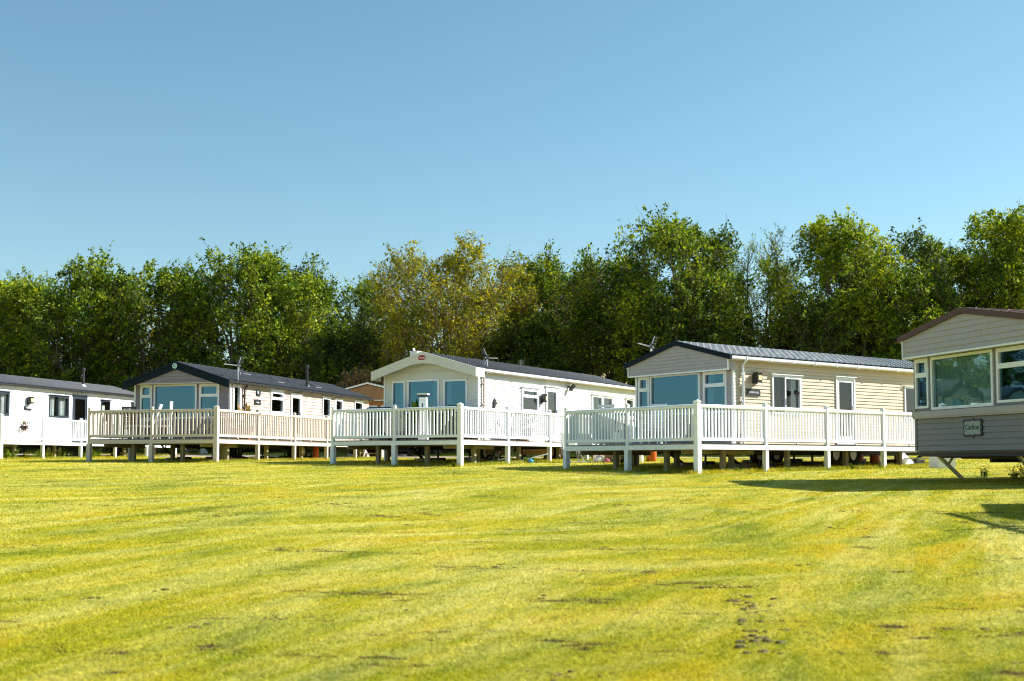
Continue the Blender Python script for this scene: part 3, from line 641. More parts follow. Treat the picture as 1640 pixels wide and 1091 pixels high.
# roof furniture
def on_roof(key, a, b):
    root, off, O, u, v = C[key]; p = CV[key]; x = a - p['d']; y = b; P = O + u * x + v * y; return P, zroof(p, y) + .02
def flue(key, a, b, hgt, mat, base, label):
    P, z = on_roof(key, a, b); r = empty('flue_pipe', (P[0], P[1], z), R(CV[key]['h'])); tag(r, label, 'flue')
    mb = MB(); mb.lathe((0, 0, -.05), [(.17, 0), (.12, .1), (.07, .16)], 12); mb.build('flashing', M[base], r, smooth=True)
    mb = MB(); mb.lathe((0, 0, .1), [(.055, 0), (.055, hgt - .2), (.09, hgt - .17), (.09, hgt - .05), (.03, hgt)], 12); mb.build('pipe', M[mat], r)
flue('c0', 9.0, .95, .85, 'metal_dark', 'white', 'thin flue pipe with white base on the leftmost roof')
flue('c1', 9.9, .5, .85, 'black', 'black', 'black flue pipe on the slate roof behind the beige caravan gable')
def rooflight(key, a, b, label):
    P, z = on_roof(key, a, b); p = CV[key]; sl = math.atan((p['zR'] - p['ze']) / (p['Wc'] / 2 + .12))
    r = empty('roof_vent', (P[0], P[1], z), R(p['h'])); tag(r, label, 'roof vent', 'low roof vents on the slate roof'); r.rotation_euler[0] = sl
    mb = MB(); mb.box(-.3, .3, -.22, .22, 0, .05); mb.build('frame', M['galv'], r); mb = MB(); mb.prism([(-.27, .05), (.27, .05), (.22, .1), (-.22, .1)], lambda a, b, w: (a, w, b), -.2, .2); mb.build('lid', M['vent_dark'], r)
rooflight('c1', 6.3, 1.55, 'nearest of the three vents on the slate roof, by the ridge'); rooflight('c1', 7.6, .75, 'middle vent of the three on the slate roof'); rooflight('c1', 11.2, .8, 'farthest of the three vents on the slate roof, past the flue')
P, z = on_roof('c2', 3.9, 3.15); r = empty('chimney_cowl', (P[0], P[1], z), R(59.31)); tag(r, 'white box vent standing behind the curved white fascia', 'roof vent')
mb = MB(); mb.box(-.13, .13, -.15, .15, -.1, .52); mb.build('shaft', M['white'], r); mb = MB(); mb.box(-.15, .15, -.17, .17, .52, .55); mb.bar((0, .05, .55), (0, .1, .66), .06, .05); mb.build('cap', M['white'], r)

def aerial(loc, rz, label, tilt=0.0, mast=1.2, scale=1.0, log=False, cable=True):
    r = empty('tv_aerial', loc, rz); tag(r, label, 'tv aerial', 'television aerials')
    mb = MB(); mb.tube([(0, 0, 0), (0, 0, mast)], .022, 8); mb.build('mast', M['alu'], r)
    e = Vector((0, 0, mast - .08)); d = Vector((0, math.cos(tilt), math.sin(tilt)))
    mb = MB(); mb.bar(e - d * .1, e + d * 1.15 * scale, .03)
    b = mb.build('boom', M['alu'], r); mb = MB()
    for k in range(11): c = e + d * (.15 + .095 * k) * scale; l = .16 - .006 * k; mb.tube([c - Vector((l * .7, 0, 0)), c + Vector((l * .7, 0, 0))], .005, 4); 
    mb.build('element', M['alu'], b)
    mb = MB()
    for s in (-1, 1):
        for k in range(6):
            c = e + Vector((0, -.06, 0)) + Vector((0, -.02 - .02 * k, s * (.05 + .05 * k))); mb.tube([c - Vector((.14, 0, 0)), c + Vector((.14, 0, 0))], .004, 4)
        mb.bar(e, e + Vector((0, -.14, s * .33)), .014)
    mb.build('reflector', M['alu'], b)
    mb = MB(); mb.box(-.03, .03, -.04, .06, mast - .14, mast + .02); mb.build('clamp', M['black'], r)
    return r
def aerial_at(key, a, b, z, *args, **kw):
    root, off, O, u, v = C[key]; P = O + u * (a - CV[key]['d']) + v * b; return aerial((P[0], P[1], z), *args, **kw)
aerial_at('c1', 3.0, -.1, 2.75, R(150), 'silver aerial at the front corner of the beige caravan roof', mast=.85, scale=.62)
aerial_at('c2', 4.2, .35, 3.05, R(-60), 'pale aerial on a short mast above the white caravan gutter', mast=.6, scale=.35)
aerial_at('c2', 12.5, 3.9, 3.1, R(160), 'small aerial poking above the far end of the white caravan roof', mast=.95, scale=.8)
aerial_at('c3', 3.3, 3.75, 2.95, R(120), 'aerial behind the slate gable edge of the cream caravan', mast=.68, scale=.42, tilt=R(10))

# ------------------------------------------------------------------ raised decks with railings
def deck(key, X, Y, h, W, nf, bay, ns, zr, zb, d, s, mat, label, nb=20, side_from=0, steps=True, end_mat=None):
    hh = R(h); u = np.array([math.cos(hh), math.sin(hh)]); v = np.array([-math.sin(hh), math.cos(hh)]); O = np.array([X, Y])
    gl = lambda a, b: float(smooth_gz(*(O + u * a + v * b)))
    g0 = gl(0, 0); off = (0, 0, g0); root = empty('raised_deck', (X, Y, g0), hh); tag(root, label, 'deck', 'railed decks around the caravans')
    m = M[mat]; zd = zb + .165; len_ = bay * ns
    def post(a, b, w, ww, sub=None):
        g = gl(a, b); mb = MB(); mb.box(a - w / 2, a + w / 2, b - w / 2, b + w / 2, zb - .02, zr + .05)
        c = w / 2 + .012; mb.box(a - c, a + c, b - c, b + c, zr + .05, zr + .07)
        i = [(a - w / 2, b - w / 2), (a + w / 2, b - w / 2), (a + w / 2, b + w / 2), (a - w / 2, b + w / 2)]
        top = (a, b, zr + .115)
        for k in range(4): mb.face([(*i[k], zr + .07), (*i[(k + 1) % 4], zr + .07), top])
        mb.box(a - ww / 2, a + ww / 2, b - ww / 2, b + ww / 2, g - .15, zb + .0)
        mb.build('post', m, root, off=off)
    def panel(p, q):
        p = np.array(p, float); q = np.array(q, float); L = np.linalg.norm(q - p); e = (q - p) / L; n = np.array([-e[1], e[0]])
        P = lambda t, w, z: (p[0] + e[0] * t + n[0] * w, p[1] + e[1] * t + n[1] * w, z)
        def bx(mb, t0, t1, w0, w1, z0, z1):
            mb.bar(P((t0), (w0 + w1) / 2, (z0 + z1) / 2), P(t1, (w0 + w1) / 2, (z0 + z1) / 2), abs(w1 - w0), z1 - z0)
        k = max(3, int(round(nb * L / bay))); mb = MB(); zt, zl = zr - .085, zr - .86; wj = .052
        for i in range(k):
            t = (i + .5) * (L - .1) / k + .05; jt = random.uniform(-.004, .004)
            mb.prism([(-.026, -.016), (.026, -.016), (.026, .016), (-.026, .016)], lambda a_, b_, w_: P(t + jt + a_, b_, w_), zl, zt)
        mid = L / 2; mb.prism([(-.03, -.02), (.03, -.02), (.03, .02), (-.03, .02)], lambda a_, b_, w_: P(mid + a_, b_, w_), zd, zr - .95)
        pn = mb.build('railing_panel', m, root, off=off)
        mb = MB(); prof = [(-.04, 0), (.04, 0), (.045, .045), (.03, .078), (0, .088), (-.03, .078), (-.045, .045)]
        mb.prism([(a_, zr - .088 + b_) for a_, b_ in prof], lambda w_, z_, t_: P(t_, w_, z_), .0, L); mb.build('handrail', m, pn, off=off)
        mb = MB(); bx(mb, 0, L, -.03, .03, zr - .945, zr - .86); mb.build('bottom_rail', m, pn, off=off)
    fp = [W * i / nf for i in range(nf + 1)]
    for i, b in enumerate(fp):
        if i == 0: post(0, 0, .14, .15)
        else: post(0, b, .085, .145)
    for b0, b1 in zip(fp, fp[1:]): panel((0, b0 + .07), (0, b1 - .05))
    for k in range(side_from, ns):
        panel((k * bay + .06, 0), ((k + 1) * bay - .05, 0)); post((k + 1) * bay, 0, .10, .125)
    post(d - .15, W, .085, .14); panel((.05, W), (d - .2, W))
    # boards
    mb = MB(); y = .01
    while y < W - .02:
        x1 = len_ if y < s - .1 else d - .06
        g = .145; mb.box(.0, x1, y, min(y + .138, W), zd - .028, zd); y += g
    mb.build('deck_boards', M['deckboard'], root, off=off)
    # fascia beams
    mb = MB(); mb.box(-.07, -.045, .07, W + .0, zb, zb + .165 - .035); mb.build('fascia_beam', m, root, off=off)
    mb = MB(); mb.box(.075, len_, -.07, -.045, zb, zb + .165 - .035); mb.build('fascia_beam', m, root, off=off)
    mb = MB(); mb.box(0, d - .1, W + .045, W + .07, zb, zb + .13); mb.build('fascia_beam', m, root, off=off)
    # joists below
    mb = MB()
    for x in np.arange(.2, d, .6): mb.box(x, x + .045, -.04, W, zb - .01, zd - .03)
    for x in np.arange(d, len_, .6): mb.box(x, x + .045, -.04, s - .05, zb - .01, zd - .03)
    for b in (.6, W - .6): mb.box(.05, d - .1, b, b + .045, zb - .12, zb - .012)
    mb.build('joist_frame', M['timber'], root, off=off)
    sp = [(.5 + bay * k + bay * .35, .45) for k in range(ns)] + [(.6, W * .33), (.6, W * .72), (d - .5, W * .2), (d - .5, W * .6), (d - .5, W - .3)]
    for a, b in sp:
        mb = MB(); mb.box(a - .06, a + .06, b - .06, b + .06, gl(a, b) - .1, zb - .012); mb.build('support_post', M['timber'], root, off=off)
    if steps:
        a0 = len_; gg = gl(a0 + .8, s / 2); n = max(3, int((zd - gg) / .19)); st = MB()
        for k in range(n):
            zz = zd - (k + 1) * (zd - gg) / (n + 0.0); st.box(a0 + k * .26, a0 + k * .26 + .28, .08, s - .12, zz + .0, zz + .04)
        for y in (.03, s - .1): st.prism([(a0, zd - .02), (a0, gg), (a0 + n * .26, gg), (a0 + n * .26, gg + .1)], lambda a_, z_, w_: (a_, w_, z_), y, y + .04)
        st.build('steps', m, root, off=off)
    if end_mat:
        mb = MB(); a0 = len_ - bay * .8; k = 0; x = a0
        while x < len_ - .1: mb.box(x, x + .13, .02, .045, gl(x, 0) - .02, zb - .0); x += .137
        mb.build('skirt_boards', M[end_mat], root, off=off)
    return root, off, O, u, v, zd
D = {}
D['c3'] = deck('c3', 4.75, 30.55, 36.99, 5.26, 2, 2.59, 4, 1.49, .32, 2.89, 1.40, 'white', 'white railed deck around the cream caravan, nearest of the decks')
D['c2'] = deck('c2', -1.58, 36.37, 59.31, 4.94, 2, 2.81, 4, 1.70, .53, 3.06, 1.29, 'white', 'white railed deck around the caravan with the curved fascia, junk stored beneath', end_mat='pallet')
D['c1'] = deck('c1', -9.99, 40.30, 73.83, 4.97, 2, 2.90, 5, 1.80, .63, 2.62, .98, 'cream_rail', 'cream railed deck around the navy trimmed caravan', end_mat=None)
D['c0'] = deck('c0', -21.43, 50.0, 75.5, 5.3, 2, 2.80, 6, 1.93, .75, 2.0, 1.3, 'white', 'white railed deck along the leftmost caravan with weeds growing beneath', nb=19)
D['c6'] = deck('c6', 8.75, 13.9, 2, 4.0, 2, 2.6, 3, 1.15, .0, 3.0, 1.0, 'white', 'white railed deck beyond the right edge, throwing its shadow on the lawn')

# ------------------------------------------------------------------ things on and under the decks
def on_deck(k, a, b):
    root, off, O, u, v, zd = D[k]; P = O + u * a + v * b; return (float(P[0]), float(P[1]), zd), math.atan2(u[1], u[0])
def lounger(loc, rz, label, mat='white', back=75, group='garden seats on the decks'):
    r = empty('garden_chair', loc, rz); tag(r, label, 'chair', group); t = R(back)
    mb = MB()
    for k in range(6): mb.box(-.25 + k * .085, -.25 + k * .085 + .07, -.26, .26, .40, .425)
    mb.box(-.27, .27, -.29, -.255, .385, .44); mb.box(-.27, .27, .255, .29, .385, .44); mb.build('seat', M[mat], r)
    mb = MB(); b0 = Vector((-.25, 0, .42)); dd = Vector((-math.cos(t), 0, math.sin(t)))
    for y in (-.24, .24): mb.bar(b0 + Vector((0, y, 0)), b0 + Vector((0, y, 0)) + dd * .78, .04)
    for k in range(8): p = b0 + dd * (.1 + k * .09); mb.bar(p - Vector((0, .24, 0)), p + Vector((0, .24, 0)), .02, .075, up=dd)
    mb.build('backrest', M[mat], r)
    for x, y in ((-.24, -.27), (-.24, .27), (.24, -.27), (.24, .27)):
        mb = MB(); mb.bar((x * 1.1, y, 0), (x, y, .4), .04); mb.build('leg', M[mat], r)
    for y in (-.29, .29):
        mb = MB(); mb.bar((-.3, y, .62), (.27, y, .62), .05, .025); mb.bar((.22, y, .42), (.22, y, .61), .03); mb.build('armrest', M[mat], r)
    return r
P_, a_ = on_deck('c1', .95, 3.25); lounger(P_, R(180), 'white garden chair leaning back on the cream deck, left of the pair', back=66).scale = (.8, .6, 1.1)
P_, a_ = on_deck('c1', 1.0, 2.62); lounger(P_, R(180), 'white upright garden chair on the cream deck, right of the pair', back=88).scale = (.8, .6, 1.12)
P_, a_ = on_deck('c1', 1.6, 4.3); lounger(P_, a_ + R(10), 'dark garden chair behind the front railing of the cream deck', 'black', 80)
P_, a_ = on_deck('c3', 1.2, 4.6); lounger(P_, a_ + R(20), 'white garden chair behind the left front railing of the nearest deck', 'white', 80)
P_, a_ = on_deck('c3', 1.5, 3.2); lounger(P_, a_ + R(-160), 'white garden chair in the middle of the nearest deck', 'white', 80)
P_, a_ = on_deck('c2', 2.0, 1.9); lounger(P_, a_ + R(160), 'black garden chair under the picture window of the white caravan', 'black', 80)
P_, a_ = on_deck('c1', .9, .95); r = empty('sun_lounger', P_, a_ + R(80)); tag(r, 'grey reclining sun lounger behind the corner post of the cream deck', 'sun lounger')
mb = MB(); mb.box(-.3, .9, -.28, .28, .3, .35); mb.build('seat', M['grey_fabric'], r)
mb = MB(); mb.prism([(-.3, .3), (-.3, .36), (-.85, .78), (-.88, .73)], lambda a, b, w: (a, w, b), -.28, .28); mb.build('backrest', M['grey_fabric'], r)
for x, y in ((-.25, -.27), (-.25, .27), (.85, -.27), (.85, .27)): mb = MB(); mb.bar((x, y, 0), (x, y, .3), .03); mb.build('leg', M['metal_dark'], r)
def table(loc, rz, label, mat, hgt=.72, rr=.45):
    r = empty('garden_table', loc, rz); tag(r, label, 'table', 'garden tables on the decks')
    mb = MB(); mb.lathe((0, 0, hgt - .03), [(rr - .02, 0), (rr, .012), (rr, .03)], 20); mb.build('table_top', M[mat], r)
    for k in range(4): t = math.pi / 4 + k * math.pi / 2; mb = MB(); mb.bar((math.cos(t) * rr * .75, math.sin(t) * rr * .75, 0), (math.cos(t) * rr * .5, math.sin(t) * rr * .5, hgt - .03), .035); mb.build('leg', M[mat], r)
P_, a_ = on_deck('c3', 1.3, 3.9); table(P_, a_, 'round white table between the chairs of the nearest deck', 'white')
P_, a_ = on_deck('c1', 1.2, 3.95); table(P_, a_, 'low round white table behind the front railing of the cream deck', 'white', .5, .35)
# barbecue, covered chair and heater on the white deck
P_, a_ = on_deck('c2', 2.0, 5.5 - .95); r = empty('barbecue', P_, a_ + R(0)); tag(r, 'gas barbecue with dark blue lid on the left of the white deck', 'barbecue')
mb = MB(); mb.box(-.28, .28, -.45, .45, .12, .8); mb.build('cabinet', M['black'], r)
mb = MB(); mb.box(-.3, .3, -.75, -.46, .78, .82); mb.box(-.3, .3, .46, .7, .78, .82); mb.build('side_shelf', M['galv'], r)
mb = MB(); mb.prism([(-.29, .82), (.29, .82), (.3, .95), (.2, 1.1), (-.1, 1.16), (-.28, 1.02)], lambda a, b, w: (a, w, b), -.46, .46); lid = mb.build('lid', M['navy_lid'], r)
mb = MB(); mb.tube([(.32, -.3, .98), (.36, -.3, .98), (.36, .3, .98), (.32, .3, .98)], .012, 6); mb.build('handle', M['galv'], lid)
mb = MB(); mb.box(-.27, .27, -.42, .42, .80, .83); mb.build('firebox', M['galv'], r)
for y in (-.38, .38): mb = MB(); mb.prism([(.07 * math.cos(t), .07 + .07 * math.sin(t)) for t in np.linspace(0, 6.28, 11)[:-1]], lambda a, b, w: (a, w, b), y - .02, y + .02); mb.build('wheel', M['rubber'], r)
P_, a_ = on_deck('c2', 2.1, 3.95); r = empty('egg_chair', P_, a_); tag(r, 'beige covered hooded chair beside the barbecue', 'chair')
mb = MB(); n = 12; hood = [(0, .30, .02), (.1, .40, .25), (.35, .45, .45), (.7, .44, .43), (.95, .36, .33), (1.12, .22, .2), (1.2, .04, .04)]
for (z0, r0, q0), (z1, r1, q1) in zip(hood[1:], hood[2:]):
    for k in range(n):
        t0, t1 = 2 * math.pi * k / n, 2 * math.pi * (k + 1) / n
        mb.face([(r0 * math.cos(t0), q0 * math.sin(t0), z0), (r0 * math.cos(t1), q0 * math.sin(t1), z0), (r1 * math.cos(t1), q1 * math.sin(t1), z1), (r1 * math.cos(t0), q1 * math.sin(t0), z1)])
mb.build('cover', M['wicker'], r, smooth=True); mb = MB(); mb.lathe((0, 0, 0), [(.3, 0), (.3, .04), (.06, .06), (.06, .12)], 14); mb.build('base', M['black'], r)
P_, a_ = on_deck('c2', .55, 1.75); r = empty('patio_heater', P_, a_ + R(20)); tag(r, 'white box shaped patio heater with dark cap before the picture window', 'patio heater')
mb = MB(); mb.prism([(-.14, 0), (.14, 0), (.11, 1.35), (-.11, 1.35)], lambda a, b, w: (w, a, b), -.12, .12); mb.build('body', M['white'], r)
mb = MB(); mb.box(-.14, .14, -.15, .15, 1.37, 1.42); mb.build('cap', M['anthracite'], r); mb = MB(); mb.box(-.15, .15, -.16, .16, 1.43, 1.47); mb.build('rim', M['white'], r)
mb = MB(); mb.prism([(-.02, 1.02), (.02, 1.04), (.015, 1.14), (-.01, 1.16)], lambda a, b, w: (w, a, b), -.132, -.121); mb.build('knob', M['black'], r)
def pot(loc, label, mat, plant=True, s=1.0, leaf='leaf_green', kind='planter'):
    r = empty('potted_plant', loc, random.uniform(0, 6)); tag(r, label, 'potted plant'); r.scale = (s, s, s)
    mb = MB(); mb.lathe((0, 0, 0), [(.11, 0), (.15, .24), (.17, .24), (.17, .29), (.13, .29), (.12, .2)], 16); mb.build('pot', M[mat], r)
    mb = MB()
    for k in range(60):
        t = random.uniform(0, 6.28); l = random.uniform(.12, .42); el = random.uniform(.3, 1.5); d = Vector((math.cos(t) * math.cos(el), math.sin(t) * math.cos(el), math.sin(el))); p = Vector((0, 0, .25)) + d * l; s_ = d.cross(Vector((0, 0, 1))).normalized() * .03
        mb.face([p - d * .07, p + s_, p + d * .08, p - s_])
        mb.face([Vector((0, 0, .24)), p - d * .07, p - d * .07 + Vector((.004, .004, 0))])
    mb.build('foliage', M[leaf], r)
P_, a_ = on_deck('c2', 2.3, 3.25); pot((P_[0], P_[1], P_[2]), 'leafy plant in a green pot by the left window of the white caravan', 'anthracite', s=2.0)
P_, a_ = on_deck('c1', 3.0, .55); pot((P_[0], P_[1], P_[2]), 'terracotta pot with reddish plant at the corner of the beige caravan', 'terracotta', s=1.9, leaf='leaf_brown')
P_, a_ = on_deck('c2', 4.6, .75); pot((P_[0], P_[1], P_[2]), 'dark leafy plant pot on the side deck below the horse ornament', 'black', s=1.5, leaf='leaf_dark')
P_, a_ = on_deck('c2', 5.2, .75); pot((P_[0], P_[1], P_[2]), 'bushy plant pot on the side deck beside the top hung window', 'terracotta', s=1.6)
# hanging basket of pink and white flowers on the leftmost railing
root, off, O, u, v, zd = D['c0']; P = O + u * 1.35 - v * .12
r = empty('flower_basket', (P[0], P[1], 1.52), R(75.5)); tag(r, 'pink and white flowers hanging on the leftmost white railing', 'flowers')
mb = MB(); mb.lathe((0, 0, -.16), [(.05, 0), (.14, .08), (.17, .18)], 12); mb.build('basket', M['black'], r)
mb = MB(); mb2 = MB()
for k in range(90):
    t = random.uniform(0, 6.28); p = Vector((math.cos(t), math.sin(t), 0)) * random.uniform(0, .26) + Vector((0, 0, random.uniform(-.2, .22))); q = mb if k % 2 else mb2
    a = Vector((random.gauss(0, 1), random.gauss(0, 1), random.gauss(0, 1))).normalized() * .035; b = a.cross(Vector((.3, .5, 1))).normalized() * .035
    q.face([p - a, p - b, p + a, p + b])
mb.build('petals', M['pink'], r); mb2.build('leaves', M['leaf_green'], r)

def G_(x, y): return float(smooth_gz(x, y))
# gas cylinders, crates and clutter standing under the decks
def gas(x, y, mat, label, s=1.0):
    r = empty('gas_cylinder', (x, y, G_(x, y)), random.uniform(0, 6)); tag(r, label, 'gas cylinder', 'gas cylinders beside the caravans'); r.scale = (s, s, s)
    mb = MB(); mb.lathe((0, 0, 0), [(.14, 0), (.16, .03), (.17, .1), (.17, .52), (.15, .6), (.08, .65), (.05, .66)], 18); mb.build('body', M[mat], r, smooth=True)
    mb = MB(); mb.lathe((0, 0, .62), [(.12, 0), (.12, .12), (.105, .12), (.105, 0)], 14); mb.build('collar', M[mat], r); mb = MB(); mb.lathe((0, 0, .65), [(.03, 0), (.03, .06), (.05, .07), (.05, .1)], 8); mb.build('valve', M['galv'], r)
gas(5.0, 42.9, 'orange', 'upright orange gas cylinder seen under the nearest deck, by the corner', 1.15)
gas(4.25, 43.4, 'orange', 'faded orange gas cylinder behind weeds, left of the bright one', .85)
gas(-8.15, 49.6, 'orange', 'orange gas cylinder under the far end of the beige caravan', .8)
gas(11.75, 38.7, 'orange', 'orange gas cylinder under the cream caravan near the last railing post', .95)
gas(11.1, 38.2, 'red', 'red gas cylinder under the cream caravan near the last railing post', .8)
def deckchair(x, y, rz, label, mat):
    r = empty('folding_chair', (x, y, G_(x, y)), rz); tag(r, label, 'folding chair', 'folded chairs stored beneath the white deck')
    mb = MB()
    for s in (-.27, .27): mb.tube([(0, s, .03), (-.1, s, .4), (-.32, s, .98)], .014, 6); mb.tube([(.42, s, .03), (-.02, s, .42), (-.25, s, .5)], .014, 6)
    mb.tube([(0, -.27, .03), (0, .27, .03)], .014, 6); mb.tube([(.42, -.27, .03), (.42, .27, .03)], .014, 6); mb.tube([(-.32, -.27, .98), (-.32, .27, .98)], .014, 6); mb.build('frame', M['alu'], r)
    mb = MB(); mb.prism([(-.1, .42), (-.32, .96), (-.305, .97), (-.085, .43)], lambda a, b, w: (a, w, b), -.26, .26); mb.build('backrest', M[mat], r)
    mb = MB(); mb.prism([(.35, .38), (-.1, .42), (-.1, .44), (.35, .40)], lambda a, b, w: (a, w, b), -.26, .26); mb.build('seat', M[mat], r)
deckchair(2.0, 40.3, R(-60), 'sage folding chair leaning beneath the white deck end, left of the pair', 'green_fabric')
deckchair(2.55, 40.7, R(-75), 'grey folding chair next to the tied white bag', 'grey_fabric')
deckchair(-.25, 40.3, R(-120), 'metal folding chair on its side under the white deck by the corner post', 'grey_fabric')
def bag(x, y, s, mat, label, cat='bag', grp='bags lying under the white deck'):
    V = []; n = 14; mb = MB(); r0 = random.uniform(0, 9)
    z = G_(x, y)
    prof = [(.02, .0), (.75, .02), (1, .3), (.9, .75), (.5, 1.15), (.12, 1.3), (.2, 1.5)]
    rows = [[(x + s * .5 * pr * (1 + .18 * math.sin(3 * t + r0 + pz * 3)) * math.cos(t), y + s * .5 * pr * (1 + .15 * math.sin(2 * t + pz * 5)) * math.sin(t), z + s * .55 * pz) for t in np.linspace(0, 2 * math.pi, n + 1)[:-1]] for pr, pz in prof]
    for A, B in zip(rows, rows[1:]):
        for k in range(n): mb.face([A[k], A[(k + 1) % n], B[(k + 1) % n], B[k]])
    o = mb.build('bag', M[mat], None, smooth=True, off=(x, y, z)); o.location = (x, y, z); tag(o, label, cat, grp)
bag(2.95, 40.5, .34, 'white', 'tied white bag beside the grey folding chair'); bag(3.22, 40.4, .2, 'pink', 'small pink bag beside the tied white bag')
bag(.62, 39.6, .2, 'blue', 'bright blue bag in the grass under the white deck'); bag(1.75, 44.0, .35, 'red', 'red bag under the far end of the white deck'); 
bag(-.55, 40.0, .2, 'white', 'crumpled white bag near the white deck corner post')
def board(p, q, w, t, mat, label, name='plank', cat='plank'):
    z0, z1 = G_(*p[:2]) + p[2], G_(*q[:2]) + q[2]; P0 = Vector((p[0], p[1], z0)); P1 = Vector((q[0], q[1], z1))
    mb = MB(); mb.bar(P0, P1, w, t); o = mb.build(name, M[mat], None, off=P0); o.location = P0; tag(o, label, cat, 'boards lying under the white deck')
board((-.95, 42.5, .35), (-.1, 42.7, .35), .25, .2, 'plank', 'pine plank on blocks under the white deck, left of the two')
board((.35, 42.6, .33), (1.45, 42.9, .37), .25, .2, 'plank', 'pine plank on blocks under the white deck, right of the two')
board((.3, 39.8, .08), (1.2, 40.0, .3), .12, .03, 'white', 'long white board slanting above the blue bag')
board((-.8, 39.4, .05), (.0, 39.6, .2), .1, .03, 'white', 'short white board lying near the corner post')
x, y = 3.7, 40.9
r = empty('wooden_crate', (x, y, G_(x, y)), R(4)); tag(r, 'weathered wooden crate standing between the bags and the white canister', 'crate')
mb = MB()
for k in range(8): mb.box(-.5 + k * .125, -.5 + k * .125 + .115, -.32, -.3, .02, .72)
mb.build('front_boards', M['pallet'], r); mb = MB(); mb.box(-.5, .5, -.3, .3, .0, .04); mb.box(-.5, -.47, -.3, .3, .04, .7); mb.box(.47, .5, -.3, .3, .04, .7); mb.box(-.5, .5, .28, .3, .04, .7); mb.build('sides', M['pallet'], r); mb = MB(); mb.box(-.52, .52, -.33, .33, .72, .76); mb.build('lid', M['pallet'], r)
x, y = 4.35, 40.9
r = empty('canister', (x, y, G_(x, y)), 0); tag(r, 'tall white water canister beside the wooden crate', 'canister'); mb = MB(); mb.lathe((0, 0, 0), [(.13, 0), (.15, .03), (.15, .5), (.13, .58), (.06, .62)], 16); mb.build('body', M['white'], r); mb = MB(); mb.lathe((0, 0, .61), [(.07, 0), (.07, .06), (.03, .08)], 12); mb.build('cap', M['plank'], r)
x, y = 12.75, 35.4
r = empty('storage_box', (x, y, G_(x, y)), R(15)); tag(r, 'white storage box standing behind the leaning steel leg', 'box'); mb = MB(); mb.box(-.28, .28, -.25, .25, 0, .52); mb.build('body', M['white'], r); mb = MB(); mb.box(-.3, .3, -.27, .27, .52, .58); mb.build('lid', M['white'], r)

